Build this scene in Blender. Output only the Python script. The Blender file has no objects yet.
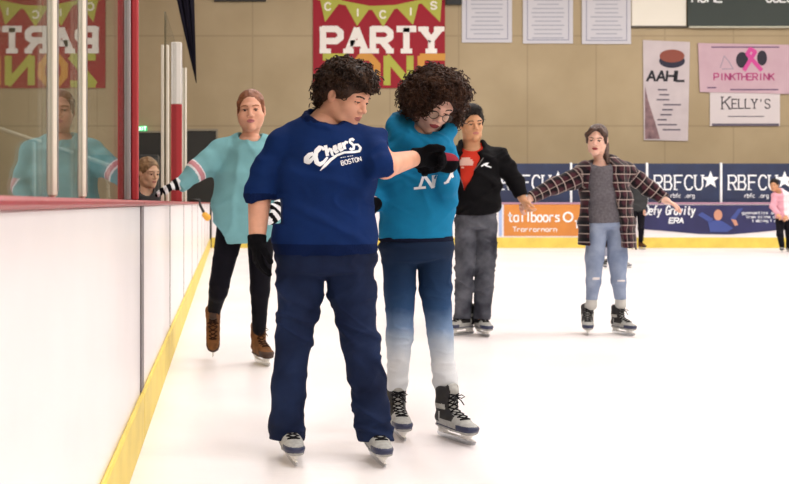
import bpy, math, random
import numpy as np
from mathutils import Vector, Matrix
from mathutils.bvhtree import BVHTree
SC = bpy.context.scene
COL = SC.collection
random.seed(7)
H, FPX, VX, VY = 1.03, 1100.0, 226.0, 203.0       # lens height, focal length in px, vanishing point

def W(x, y, d):
    return np.array([(x - VX) * d / FPX, d, H - (y - VY) * d / FPX])
def nz(v):
    v = np.asarray(v, float); return v / max(1e-9, np.linalg.norm(v))

# ---------------------------------------------------------------- materials
def lin(h):
    h = h.lstrip('#'); out = []
    for i in (0, 2, 4):
        c = int(h[i:i+2], 16) / 255
        out.append(c / 12.92 if c <= .04045 else ((c + .055) / 1.055) ** 2.4)
    return (*out, 1)
MATS = {}
def mat(name, col, rough=.6, metal=0, spec=.5, var=0, vscale=8, bump=0, bscale=60, sheen=0, emis=0, col2=None, stretch=None, sss=0):
    if name in MATS: return MATS[name]
    if rough > .73: spec = min(spec, .10)
    m = bpy.data.materials.new(name); m.use_nodes = True
    nt = m.node_tree; b = nt.nodes['Principled BSDF']
    c = lin(col); b.inputs['Base Color'].default_value = c
    b.inputs['Roughness'].default_value = rough; b.inputs['Metallic'].default_value = metal
    b.inputs['Specular IOR Level'].default_value = spec
    if sheen: b.inputs['Sheen Weight'].default_value = sheen
    if sss:
        b.inputs['Subsurface Weight'].default_value = sss
        b.inputs['Subsurface Radius'].default_value = (.012, .005, .003); b.inputs['Subsurface Scale'].default_value = 1
    if emis:
        b.inputs['Emission Color'].default_value = c; b.inputs['Emission Strength'].default_value = emis
    tc = nt.nodes.new('ShaderNodeTexCoord'); src = tc.outputs['Object']
    if stretch:
        mp = nt.nodes.new('ShaderNodeMapping'); mp.inputs['Scale'].default_value = stretch
        nt.links.new(src, mp.inputs['Vector']); src = mp.outputs['Vector']
    if var or col2:
        n = nt.nodes.new('ShaderNodeTexNoise'); n.inputs['Scale'].default_value = vscale; n.inputs['Detail'].default_value = 5
        nt.links.new(src, n.inputs['Vector'])
        r = nt.nodes.new('ShaderNodeValToRGB')
        r.color_ramp.elements[0].position = .35; r.color_ramp.elements[1].position = .68
        if col2: e0, e1 = c, lin(col2)
        else:
            e0 = tuple(v * (1 - var) for v in c[:3]) + (1,); e1 = tuple(min(1, v * (1 + var)) for v in c[:3]) + (1,)
        r.color_ramp.elements[0].color = e0; r.color_ramp.elements[1].color = e1
        nt.links.new(n.outputs['Fac'], r.inputs['Fac']); nt.links.new(r.outputs['Color'], b.inputs['Base Color'])
    if bump:
        n = nt.nodes.new('ShaderNodeTexNoise'); n.inputs['Scale'].default_value = bscale; n.inputs['Detail'].default_value = 4
        nt.links.new(src, n.inputs['Vector'])
        bp = nt.nodes.new('ShaderNodeBump'); bp.inputs['Strength'].default_value = bump; bp.inputs['Distance'].default_value = .01
        nt.links.new(n.outputs['Fac'], bp.inputs['Height']); nt.links.new(bp.outputs['Normal'], b.inputs['Normal'])
    MATS[name] = m; return m

# ---------------------------------------------------------------- mesh helpers
def link(name, me, mats=(), parent=None, smooth=False):
    for m in mats: me.materials.append(m)
    o = bpy.data.objects.new(name, me); COL.objects.link(o)
    if smooth: me.polygons.foreach_set('use_smooth', np.ones(len(me.polygons), bool))
    if parent is not None:
        o.parent = parent; o.matrix_parent_inverse = Matrix()
        L = Vector((0, 0, 0)); q = parent
        while q is not None: L += q.location; q = q.parent
        o.location = (0, 0, 0)
        if L.length: me.transform(Matrix.Translation(-L))
    return o
def thing(name, label, cat, loc, group=None):
    o = bpy.data.objects.new(name, None); COL.objects.link(o); o.location = Vector([float(v) for v in loc])
    o.empty_display_size = .1
    return tag(o, label, cat, group)
def tag(o, label, cat, group=None, kind=None):
    if label: o['label'] = label
    if cat: o['category'] = cat
    if group: o['group'] = group
    if kind: o['kind'] = kind
    return o
def struct(o): o['kind'] = 'structure'; return o

class MB:
    """collects boxes, prisms, tubes into one mesh (world coordinates)"""
    def __init__(s): s.v = []; s.f = []; s.m = []
    def add(s, vs, fs, mi=0):
        n = len(s.v); s.v += [tuple(map(float, v)) for v in vs]; s.f += [tuple(i + n for i in f) for f in fs]; s.m += [mi] * len(fs); return s
    def box(s, x0, x1, y0, y1, z0, z1, mi=0, bev=0):
        if bev and min(x1-x0, y1-y0, z1-z0) > 2.2*bev:
            b = bev; vs = []; 
            import itertools
            pts = []
            for sx in (0, 1):
                for sy in (0, 1):
                    for sz in (0, 1):
                        X = x1 if sx else x0; Y = y1 if sy else y0; Z = z1 if sz else z0
                        ix = -b if sx else b; iy = -b if sy else b; iz = -b if sz else b
                        pts += [(X, Y+iy, Z+iz), (X+ix, Y, Z+iz), (X+ix, Y+iy, Z)]
            import bmesh
            bm = bmesh.new()
            for p in pts: bm.verts.new(p)
            bmesh.ops.convex_hull(bm, input=bm.verts)
            bm.verts.index_update()
            s.add([v.co for v in bm.verts], [[v.index for v in f.verts] for f in bm.faces], mi); bm.free(); return s
        vs = [(x, y, z) for x in (x0, x1) for y in (y0, y1) for z in (z0, z1)]
        return s.add(vs, [(0, 1, 3, 2), (4, 6, 7, 5), (0, 4, 5, 1), (2, 3, 7, 6), (0, 2, 6, 4), (1, 5, 7, 3)], mi)
    def tube(s, pts, r, n=8, mi=0, closed=False):
        pts = [np.asarray(p, float) for p in pts]; N = len(pts); vs = []; fs = []
        rr = r if hasattr(r, '__len__') else [r] * N
        up = None
        for i, p in enumerate(pts):
            t = nz((pts[(i+1) % N] if (closed or i < N-1) else p) - (pts[i-1] if (closed or i > 0) else p))
            if up is None: up = nz(np.cross(t, (0, 0, 1) if abs(t[2]) < .9 else (1, 0, 0)))
            up = nz(up - t * np.dot(up, t)); b = np.cross(t, up)
            for k in range(n):
                a = 2 * math.pi * k / n; vs.append(p + rr[i] * (math.cos(a) * up + math.sin(a) * b))
        M = N if closed else N - 1
        for i in range(M):
            j = (i + 1) % N
            for k in range(n): fs.append((i*n+k, i*n+(k+1) % n, j*n+(k+1) % n, j*n+k))
        if not closed: fs += [tuple(range(n))[::-1], tuple((N-1)*n + k for k in range(n))]
        return s.add(vs, fs, mi)
    def prism(s, poly, z0, z1, ax='y', mi=0):
        """poly: list of (u,v); extruded along ax between z0,z1"""
        n = len(poly)
        def P(u, v, w): return (u, w, v) if ax == 'y' else ((w, u, v) if ax == 'x' else (u, v, w))
        vs = [P(u, v, z0) for u, v in poly] + [P(u, v, z1) for u, v in poly]
        fs = [tuple(range(n)), tuple(range(n, 2*n))[::-1]] + [(i, i+n, (i+1) % n + n, (i+1) % n) for i in range(n)]
        return s.add(vs, fs, mi)
    def ribbon(s, pts, w, y0, th=.004, mi=0):
        """flat stroke in the xz plane with thickness, front at y0"""
        ww = w if hasattr(w, '__len__') else [w] * len(pts)
        for i in range(len(pts) - 1):
            a = np.array(pts[i], float); b = np.array(pts[i+1], float); t = nz(b - a); n = np.array([-t[1], t[0]])
            wa, wb = ww[i] / 2, ww[i+1] / 2
            q = [a + n*wa - t*wa*.35, a - n*wa - t*wa*.35, b - n*wb + t*wb*.35, b + n*wb + t*wb*.35]
            yy = y0 - (i % 2) * .0006
            s.prism([tuple(p) for p in q], yy, yy + th, 'y', mi)
        return s
    def build(s, name, mats, parent=None, smooth=False):
        me = bpy.data.meshes.new(name); me.from_pydata(s.v, [], s.f)
        me.polygons.foreach_set('material_index', np.array(s.m, np.int32))
        import bmesh
        bm = bmesh.new(); bm.from_mesh(me); bmesh.ops.recalc_face_normals(bm, faces=bm.faces); bm.to_mesh(me); bm.free()
        return link(name, me, mats if isinstance(mats, (list, tuple)) else [mats], parent, smooth)

# ---------------------------------------------------------------- noise
def hsh(i, j, k, seed):
    i = i.astype(np.int64); j = j.astype(np.int64); k = k.astype(np.int64)
    h = (i * 374761393 + j * 668265263 + k * 2147483647 + seed * 1274126177) & 0xFFFFFFFF
    h = ((h ^ (h >> 13)) * 1274126177) & 0xFFFFFFFF
    h = h ^ (h >> 16)
    return (h & 0xFFFF) / 32767.5 - 1
def vnoise(P, seed=0):
    F = np.floor(P); t = P - F; t = t * t * (3 - 2 * t); r = 0
    for a in (0, 1):
        for b in (0, 1):
            for c in (0, 1):
                w = (t[:, 0] if a else 1 - t[:, 0]) * (t[:, 1] if b else 1 - t[:, 1]) * (t[:, 2] if c else 1 - t[:, 2])
                r = r + w * hsh(F[:, 0] + a, F[:, 1] + b, F[:, 2] + c, seed)
    return r

# ---------------------------------------------------------------- implicit surfaces
class Field:
    def __init__(s): s.ops = []; s.disp = []; s.cuts = []
    def _add(s, fn, lo, hi, k, op): s.ops.append((fn, np.minimum(lo, hi), np.maximum(lo, hi), k, op)); return s
    def C(s, a, b, ra, rb, k=.02, op='u'):
        a = np.asarray(a, float); b = np.asarray(b, float); ba = b - a; L = max(1e-9, ba @ ba); R = max(ra, rb)
        def fn(P):
            q = P - a; h = np.clip(q @ ba / L, 0, 1)
            return np.linalg.norm(q - h[:, None] * ba, axis=1) - (ra + (rb - ra) * h)
        return s._add(fn, np.minimum(a, b) - R, np.maximum(a, b) + R, k, op)
    def S(s, a, b, wa, wb, x=(1, 0, 0), k=.03, op='u', cap=None):
        """elliptical section sweep, (half width along x, half depth) at either end"""
        a = np.asarray(a, float); b = np.asarray(b, float); ba = b - a; L = max(1e-9, ba @ ba); ax = nz(ba)
        x = nz(np.asarray(x, float) - ax * np.dot(x, ax)); y = np.cross(ax, x); R = max(*wa, *wb)
        wa = np.array(wa, float); wb = np.array(wb, float)
        def fn(P):
            q = P - a; h = np.clip(q @ ba / L, 0, 1); q = q - h[:, None] * ba
            ru = wa[0] + (wb[0] - wa[0]) * h; rv = wa[1] + (wb[1] - wa[1]) * h
            rc = cap if cap else np.minimum(ru, rv)
            u, v, w = q @ x, q @ y, q @ ax
            k0 = np.sqrt((u/ru)**2 + (v/rv)**2 + (w/rc)**2); k1 = np.sqrt((u/ru**2)**2 + (v/rv**2)**2 + (w/rc**2)**2)
            return np.where(k1 < 1e-6, -np.minimum(ru, rv), k0 * (k0 - 1) / np.maximum(k1, 1e-6))
        return s._add(fn, np.minimum(a, b) - R, np.maximum(a, b) + R, k, op)
    def E(s, c, r, R=None, k=.02, op='u'):
        c = np.asarray(c, float); r = np.asarray(r, float); M = np.eye(3) if R is None else np.asarray(R, float); rm = r.max()
        def fn(P):
            q = (P - c) @ M / r; k0 = np.linalg.norm(q, axis=1); k1 = np.linalg.norm(q / r, axis=1)
            return np.where(k1 < 1e-6, -r.min(), k0 * (k0 - 1) / np.maximum(k1, 1e-6))
        return s._add(fn, c - rm, c + rm, k, op)
    def cut(s, c, n, R=.25, k=.004):
        """removes what lies on the +n side of c, within R of c"""
        c = np.asarray(c, float); n = nz(n)
        def fn(P): return -((P - c) @ n)
        return s._add(fn, c - R, c + R, k, 'box')
    def wrinkle(s, sc, amp, seed=0, M=None):
        s.disp.append((np.array(sc, float), amp, seed, M)); return s
    def local(s, o, R, sc=1.0):
        return Loc(s, np.asarray(o, float), np.asarray(R, float), sc)
    def mesh(s, vox):
        us = [o for o in s.ops if o[4] == 'u']
        lo = np.min([o[1] for o in us], axis=0) - 4 * vox - .012; hi = np.max([o[2] for o in us], axis=0) + 4 * vox + .012
        n = np.ceil((hi - lo) / vox).astype(int) + 1
        f = np.ones(n, np.float32)
        ax = [lo[i] + vox * np.arange(n[i]) for i in range(3)]
        for fn, a, b, k, op in s.ops:
            m = k + 3 * vox
            if op == 'box': m = 0
            i0 = np.clip(np.floor((a - m - lo) / vox).astype(int), 0, n); i1 = np.clip(np.ceil((b + m - lo) / vox).astype(int) + 1, 0, n)
            if np.any(i1 <= i0): continue
            sl = tuple(slice(i0[i], i1[i]) for i in range(3))
            g = np.stack(np.meshgrid(*[ax[i][sl[i]] for i in range(3)], indexing='ij'), -1).reshape(-1, 3)
            d = fn(g).reshape(f[sl].shape); cur = f[sl]
            kk = max(k, 1e-4)
            if op == 'u':
                h = np.maximum(kk - np.abs(cur - d), 0) / kk; f[sl] = np.minimum(cur, d) - h * h * kk / 4
            else:
                if op == 's': d = -d
                else: d = -d
                h = np.maximum(kk - np.abs(cur - d), 0) / kk; f[sl] = np.maximum(cur, d) + h * h * kk / 4
        if s.disp:
            tot = sum(abs(x[1]) for x in s.disp) + 3 * vox
            I = np.nonzero(np.abs(f) < tot); P = np.stack([ax[i][I[i]] for i in range(3)], -1)
            add = 0
            for sc, amp, seed, M in s.disp:
                Q = P if M is None else P @ M
                Q = Q * sc + 17.3 * (seed + 1)
                Q = Q + .6 * np.stack([vnoise(Q * .6, seed + 5), vnoise(Q * .6, seed + 6), vnoise(Q * .6, seed + 7)], -1)
                g = np.exp(-(vnoise(Q, seed) / .24) ** 2) - .35; add = add - amp * g * np.clip(.6 + 1.2 * vnoise(Q * .45 + 9, seed + 3), .15, 1.2)
            f[I] += add.astype(np.float32)
        return snet(f, lo, vox)

class Loc:
    """adds primitives given in a local frame (columns of R are the local axes)"""
    def __init__(s, F, o, R, sc): s.F, s.o, s.R, s.sc = F, o, R, sc
    def p(s, q): return s.o + s.R @ (np.asarray(q, float) * s.sc)
    def C(s, a, b, ra, rb, k=.02, op='u'): s.F.C(s.p(a), s.p(b), ra*s.sc, rb*s.sc, k, op); return s
    def S(s, a, b, wa, wb, x=(1, 0, 0), k=.03, op='u', cap=None):
        s.F.S(s.p(a), s.p(b), np.array(wa)*s.sc, np.array(wb)*s.sc, s.R @ np.asarray(x, float), k, op, cap); return s
    def E(s, c, r, k=.02, op='u', R2=None):
        M = s.R if R2 is None else s.R @ R2
        s.F.E(s.p(c), np.array(r)*s.sc, M, k, op); return s

def snet(f, lo, vox):
    s = f < 0
    c = np.zeros(tuple(np.array(f.shape) - 1), np.int8)
    offs = [(a, b, d) for a in (0, 1) for b in (0, 1) for d in (0, 1)]
    N = f.shape
    for a, b, d in offs: c += s[a:N[0]-1+a, b:N[1]-1+b, d:N[2]-1+d]
    idx = np.argwhere((c > 0) & (c < 8)); ids = -np.ones(c.shape, np.int32); ids[tuple(idx.T)] = np.arange(len(idx))
    V = np.stack([f[idx[:, 0]+a, idx[:, 1]+b, idx[:, 2]+d] for a, b, d in offs], -1)
    acc = np.zeros((len(idx), 3)); cnt = np.zeros(len(idx))
    O = np.array(offs, float)
    for i in range(8):
        for j in range(i+1, 8):
            if np.abs(O[i]-O[j]).sum() != 1: continue
            m = (V[:, i] < 0) != (V[:, j] < 0)
            t = V[m, i] / (V[m, i] - V[m, j]); acc[m] += O[i] + t[:, None] * (O[j] - O[i]); cnt[m] += 1
    verts = lo + vox * (idx + acc / cnt[:, None])
    quads = []
    for a in range(3):
        b, d = (a+1) % 3, (a+2) % 3
        s0 = [slice(None)]*3; s1 = [slice(None)]*3
        s0[a] = slice(0, -1); s1[a] = slice(1, None)
        A, B = s[tuple(s0)], s[tuple(s1)]
        E = np.argwhere(A != B); E = E[(E[:, b] > 0) & (E[:, d] > 0)]
        E = E[(E[:, b] < c.shape[b]) & (E[:, d] < c.shape[d])]
        ins = A[tuple(E.T)]
        def cell(db, dd):
            e = E.copy(); e[:, b] += db; e[:, d] += dd; return ids[tuple(e.T)]
        q = np.stack([cell(-1, -1), cell(0, -1), cell(0, 0), cell(-1, 0)], -1)
        q[~ins] = q[~ins][:, ::-1]; quads.append(q)
    q = np.concatenate(quads); q = q[(q >= 0).all(1)]
    return verts, q

def mk(name, parts, mats, parent=None, matfn=None, attr=None):
    """parts: list of (verts, quads); one mesh object, smooth shaded"""
    vs, qs, n = [], [], 0
    for v, q in parts: vs.append(v); qs.append(q + n); n += len(v)
    V = np.concatenate(vs); Q = np.concatenate(qs)
    me = bpy.data.meshes.new(name); me.vertices.add(len(V)); me.vertices.foreach_set('co', V.astype(np.float32).ravel())
    me.loops.add(Q.size); me.loops.foreach_set('vertex_index', Q.astype(np.int32).ravel())
    me.polygons.add(len(Q)); me.polygons.foreach_set('loop_start', np.arange(0, Q.size, 4, dtype=np.int32))
    me.polygons.foreach_set('loop_total', np.full(len(Q), 4, np.int32))
    if matfn is not None: me.polygons.foreach_set('material_index', matfn(V[Q].mean(1)).astype(np.int32))
    if attr is not None:
        a = me.attributes.new('cloth_uv', 'FLOAT_VECTOR', 'POINT'); a.data.foreach_set('vector', attr(V).astype(np.float32).ravel())
    me.update(calc_edges=True)
    o = link(name, me, mats, parent, True)
    o['_n'] = 0; del o['_n']
    return o
# ================================================================ people kit
SKIN = dict(
    fair=mat('skin_fair', 'dfae95', .5, spec=.35, var=.05, vscale=25, sss=.15),
    rosy=mat('skin_rosy', 'd9a288', .5, spec=.35, var=.06, vscale=25, sss=.15),
    tan=mat('skin_tan', 'c8946f', .5, spec=.35, var=.06, vscale=25, sss=.15),
    pale=mat('skin_pale', 'e6b8a4', .5, spec=.35, var=.05, vscale=25, sss=.15))
LIP = mat('lips', 'b5746a', .5, spec=.3); LIPR = mat('lips_deep', '9c3f44', .4, spec=.4)
EYEW = mat('eye_white', 'e8e2da', .25); IRIS = mat('iris_brown', '2a1a10', .2)
LASH = mat('eyelashes', '23160f', .7)
BLADE = mat('blade_steel', 'c9ccd0', .25, metal=1); HOLD = mat('blade_holder_plastic', 'e6e4e0', .4)
LACEB = mat('lace_black', '17171a', .8); BLACKP = mat('skate_black', '1c1b1e', .6, var=.15); GREYP = mat('skate_grey_mesh', 'a3a39f', .7, var=.14, vscale=60)
NAVYP = mat('skate_navy_rubber', '232a4a', .45); BROWNP = mat('boot_brown_suede', '6f4a2c', .75, var=.25, vscale=30, bump=.2)
BROWND = mat('boot_dark_brown', '3a2518', .7, var=.2, vscale=30)
GLOVEB = mat('glove_black_knit', '0b0b0f', .95, var=.2, vscale=60, bump=.4, bscale=250)

def frame(yaw, pitch, roll=0):
    y, p = math.radians(yaw), math.radians(pitch)
    f = np.array([math.sin(y)*math.cos(p), -math.cos(y)*math.cos(p), -math.sin(p)])
    x = nz(np.cross(f, (0, 0, 1))); z = np.cross(x, f)
    r = math.radians(roll); c, s = math.cos(r), math.sin(r)
    x2 = c*x + s*z; z2 = -s*x + c*z
    return np.stack([x2, f, z2], -1)          # columns: lateral, forward, up

def head_field(o, R, sc, neck, neck_r, eye_open=.0055, fem=1, full=0):
    F = Field(); L = F.local(o, R, sc)
    if full:
        for s in (-1, 1): L.E((s*.042, .040, -.040), (.034, .036, .040), k=.03)
    L.E((0, -.018, .034), (.074, .094, .084)).E((0, .022, -.030), (.056, .064, .082), k=.03)
    for s in (-1, 1):
        L.C((s*.050, -.002, -.050), (s*.034, .036, -.082), .020, .018, k=.03)
        L.C((s*.034, .036, -.082), (0, .070, -.096), .019, .017, k=.02)
        L.E((s*.034, .052, -.026), (.025, .026, .026), k=.025)
        L.C((s*.012, .078, .026), (s*.044, .062, .024), .011, .012, k=.02)
        L.E((s*.032, .094, .003), (.019, .020, .013), k=.012, op='s')
        L.E((s*.031, .070, .004), (.0150, .0140, .0140), k=.003)
        L.E((s*.031, .092, .002), (.0135, .016, max(.002, eye_open)), k=.002, op='s')
    L.E((0, .070, -.058), (.030, .022, .024), k=.02)
    L.E((0, .074, -.096), (.019, .016, .014), k=.016)
    L.C((0, .078, .014), (0, .100, -.020), .0085, .0105, k=.012)
    L.E((0, .102, -.024), (.0115, .010, .009), k=.006)
    for s in (-1, 1):
        L.E((s*.013, .090, -.028), (.0085, .011, .0075), k=.005)
        L.E((s*.006, .101, -.034), (.003, .004, .003), k=.002, op='s')
        L.E((s*.076, -.018, -.006), (.009, .019, .031), k=.008)
        L.E((s*.086, -.012, .000), (.006, .010, .018), k=.005, op='s')
    L.E((0, .088, -.0535), (.022, .0095, .0048 + .0012*fem), k=.004)
    L.E((0, .086, -.0640), (.018, .0095, .0058 + .0012*fem), k=.004)
    L.C((-.020, .092, -.0585), (.020, .092, -.0585), .0016, .0016, k=.003, op='s')
    L.C((0, -.030, -.045), (0, -.028, -.085), .052, .048, k=.03)
    F.C(L.p((0, -.024, -.070)), neck, neck_r, neck_r*1.12, k=.03)
    return F
def head_mats(o, R, sc, skin, lip, brow, eye_open=.0055):
    def fn(C):
        q = ((C - o) @ R) / sc; x, y, z = np.abs(q[:, 0]), q[:, 1], q[:, 2]
        m = np.zeros(len(C), int)
        m[(((x/.0225)**2 + ((z+.0590)/.0105)**2) < 1) & (y > .075)] = 1
        bz = .0285 - ((x-.032)/.022)**2 * .005
        m[(x > .013) & (x < .050) & (np.abs(z - bz) < .0034) & (y > .045)] = 2
        lz = .002 + max(.002, eye_open) * np.sqrt(np.clip(1 - ((x-.031)/.0150)**2, 0, 1))
        m[(np.abs(x-.031) < .0150) & (z > lz - .0008) & (z < lz + .0030) & (y > .05)] = 3
        return m
    return fn, [skin, lip, brow, LASH]

def eyes(P, o, R, sc, look=(0, 0)):
    for s in (-1, 1):
        c = o + R @ (np.array((s*.031, .0695, .003)) * sc); r = .0128 * sc
        vs, fs, ms = [], [], []
        g = nz(R @ np.array((look[0], 1, look[1])))
        n, k = 14, 20
        u = nz(np.cross(g, (0.1, 0, 1))); v = np.cross(g, u)
        for i in range(n+1):
            a = math.pi * i / n
            for j in range(k):
                b = 2*math.pi*j/k; vs.append(c + r*(math.cos(a)*g + math.sin(a)*(math.cos(b)*u + math.sin(b)*v)))
        b_ = MB(); b_.v = [tuple(x) for x in vs]
        for i in range(n):
            for j in range(k):
                b_.f.append((i*k+j, i*k+(j+1) % k, (i+1)*k+(j+1) % k, (i+1)*k+j)); b_.m.append(1 if i < 3 else 0)
        b_.build('eye', [EYEW, IRIS], P, True)

def hand(F, wr, a, n, t, r=0, sc=1.0, curl=(20, 25, 20), thumb=(.75, .6), spread=.0):
    """wrist, finger direction, palm normal, thumb side"""
    wr = np.asarray(wr, float); a = nz(a); n = nz(np.asarray(n, float) - a*np.dot(n, a)); t0 = np.cross(n, a); t = t0 if np.dot(t0, t) > 0 else -t0
    q = lambda u, v, w=0: wr + sc*(u*a + v*t + w*n)
    F.C(q(-.02, 0), q(.012, 0), (.026+r)*sc, (.027+r)*sc, k=.015)
    F.S(q(.012, .0), q(.078, .001), ((.030+r)*sc, (.016+r)*sc), ((.040+r)*sc, (.013+r)*sc), x=t, k=.015)
    L = [(.029, .068, .0087), (.0105, .076, .0088), (-.0095, .070, .0084), (-.028, .055, .0075)]
    for i, (o, ln, rd) in enumerate(L):
        p = q(.080 - abs(i-1.2)*.003, o); d = nz(a + t*o*spread*8); ang = 0; ps = [p]
        for fr, c in zip((.46, .30, .24), curl):
            ang += math.radians(c + i*2); dd = math.cos(ang)*d + math.sin(ang)*n; p = p + dd*ln*fr*sc; ps.append(p)
        rs = [rd, rd*.95, rd*.88, rd*.8]
        F.C(ps[0] - a*.02*sc, ps[0], (rd+r)*sc, (rs[0]+r)*sc, k=.007)
        for j in range(3): F.C(ps[j], ps[j+1], (rs[j]+r)*sc, (rs[j+1]+r)*sc, k=.0015)
    p0 = q(.022, .022); p1 = p0 + sc*.042*nz(a*.75 + t*thumb[0] + n*.25); p2 = p1 + sc*.030*nz(a*.9 + t*thumb[1]*.5 + n*.35); p3 = p2 + sc*.024*nz(a + t*.1 + n*.5)
    F.C(p0, p1, (.015+r)*sc, (.0115+r)*sc, k=.012); F.C(p1, p2, (.0112+r)*sc, (.0100+r)*sc, k=.002); F.C(p2, p3, (.0100+r)*sc, (.0080+r)*sc, k=.002)
    return F

def skate(P, origin, toe, pitch=0, style='grey', sc=1.0, vox=.0035, lean=0, zs=.77):
    if style == 'brown': zs = .88
    """origin: the point of the blade under the ankle; toe: horizontal toe direction (x, y)"""
    f = nz((toe[0], toe[1], 0)); up = np.array([0, 0, 1.]); p = math.radians(pitch)
    fw = math.cos(p)*f - math.sin(p)*up; lat = nz(np.cross(fw, up)); z = np.cross(lat, fw)
    l = math.radians(lean); lat, z = math.cos(l)*lat + math.sin(l)*z, -math.sin(l)*lat + math.cos(l)*z
    R = np.stack([lat, fw, z], -1); o = np.asarray(origin, float)
    F = Field(); L = F.local(o, R, sc)
    L.S((0, -.060, .072), (0, .060, .070), (.032, .012), (.039, .012), x=(1, 0, 0), k=.01)
    L.S((0, .060, .070), (0, .155, .070), (.040, .012), (.034, .012), x=(1, 0, 0), k=.01)
    L.C((0, -.042, .112), (0, .02, .110), .037, .038, k=.02)
    L.C((0, .02, .110), (0, .085, .103), .038, .040, k=.02)
    L.E((0, .128, .094), (.043, .058, .030), k=.015)
    L.C((0, .0, .150), (0, .09, .108), .038, .034, k=.025)
    L.C((0, -.030, .125), (0, -.026, .195), .040, .043, k=.025)
    L.C((0, -.026, .195), (0, -.022, .262), .043, .049, k=.02)
    L.C((0, -.005, .19), (0, .018, .275), .030, .026, k=.02)
    L.E((0, .018, .295), (.030, .012, .020), k=.008)
    F.E(L.p((0, -.024, .312)), np.array((.040, .042, .032))*sc, R, .004, 's')
    F.wrinkle((28, 28, 28), .0012, 3)
    v, q = F.mesh(vox * sc)
    sq = lambda A: o + (((A - o) @ R) * (1, 1, zs)) @ R.T
    v = sq(v)
    if style == 'brown': M = [BROWNP, BROWND, BROWND, BROWND, BROWND]
    elif style == 'dark': M = [GREYP, NAVYP, BLACKP, GREYP, BLACKP]
    else: M = [GREYP, NAVYP, BLACKP, GREYP, BLACKP]
    def mf(C):
        u = ((C - o) @ R) / sc; x, y, h = np.abs(u[:, 0]), u[:, 1], u[:, 2]/zs
        m = np.zeros(len(C), int)
        if style != 'brown':
            m[(h > .155) & (x > .020)] = 2
            m[(y < -.02) & (h > .10) & (h < .24)] = 2
            m[(x > .026) & (h > .118) & (y > -.01) & (y < .075)] = 2
            m[(h > .172) & (x > .034) & (h < .20)] = 0
        m[(h > .255) & (x <= .022) & (y > 0)] = 3
        m[(y > .105) & (h < .108) & (h > .074)] = 1
        m[(h < .078)] = 4 if style == 'brown' else 3
        if style != 'brown': m[(h < .083) & (h > .076)] = 1
        return m
    sk = mk('skate', [(v, q)], M, P, mf)
    if style == 'grey': sk['label'] = 'light grey and navy skate boot with black laces'
    w = lambda a, b, c: o + R @ (np.array((a, b, c*zs)) * sc)
    B = MB()
    prof = [(-.095, .020), (-.085, .006), (-.06, .001), (0, -.0), (.08, .0), (.150, .003), (.178, .012), (.188, .030), (.175, .034), (-.08, .034)]
    n = len(prof)
    B.add([w(sx*.0022, a, b) for sx in (-1, 1) for a, b in prof], [tuple(range(n)), tuple(range(n, 2*n))[::-1]] + [(i, i+n, (i+1) % n+n, (i+1) % n) for i in range(n)])
    B.build('blade', BLADE, sk)
    G = Field(); g = G.local(o, R, sc)
    g.S((0, -.085, .032), (0, .175, .034), (.006, .006), (.006, .006), k=.004)
    for y0, y1 in ((-.055, -.050), (.115, .118)):
        g.C((0, y0-.014, .034), (0, y1-.018, .058), .008, .014, k=.01).C((0, y0+.022, .034), (0, y1+.020, .058), .008, .014, k=.01)
        g.S((0, y0, .056), (0, y1, .062), (.020, .030), (.028, .034), k=.01, cap=.008)
    gv, gq = G.mesh(.0035*sc); mk('blade_holder', [(sq(gv), gq)], [HOLD], sk)
    # laces follow the front of the shaft and the instep
    T = MB(); pr = [(.042, .262), (.038, .238), (.036, .214), (.038, .190), (.052, .168), (.070, .154), (.089, .143), (.107, .133)]
    tree = BVHTree.FromPolygons([Vector(a) for a in v], q.tolist())
    for i, (a, b) in enumerate(pr):
        for s in (-1, 1):
            nxt = pr[min(i+1, len(pr)-1)]
            pts = []
            for k in range(7):
                u = -1 + 2*k/6; t = k/6
                aa = a + (nxt[0]-a)*t; bb = b + (nxt[1]-b)*t; x = s*u*.025
                src = w(x, aa+.10, bb+.05); d = w(x, aa-.03, bb-.015) - src
                hit = tree.ray_cast(Vector(src), Vector(nz(d)))
                pts.append(np.array(hit[0]) - nz(d)*.002*sc if hit[0] else w(x, aa, bb))
            if max(np.linalg.norm(pts[k+1]-pts[k]) for k in range(6)) < .05: T.tube(pts, .0032*sc, 5)
    for s in (-1, 1):
        T.tube([w(0, .046, .248), w(s*.020, .058, .256), w(s*.036, .058, .244), w(s*.022, .056, .236), w(0, .046, .246)], .0026*sc, 5)
        T.tube([w(0, .046, .246), w(s*.016, .060, .226), w(s*.03, .062, .200)], .0026*sc, 5)
    T.build('lace', LACEB if style != 'brown' else mat('lace_brown', '2c1a10', .8), sk, True)
    return R

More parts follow.
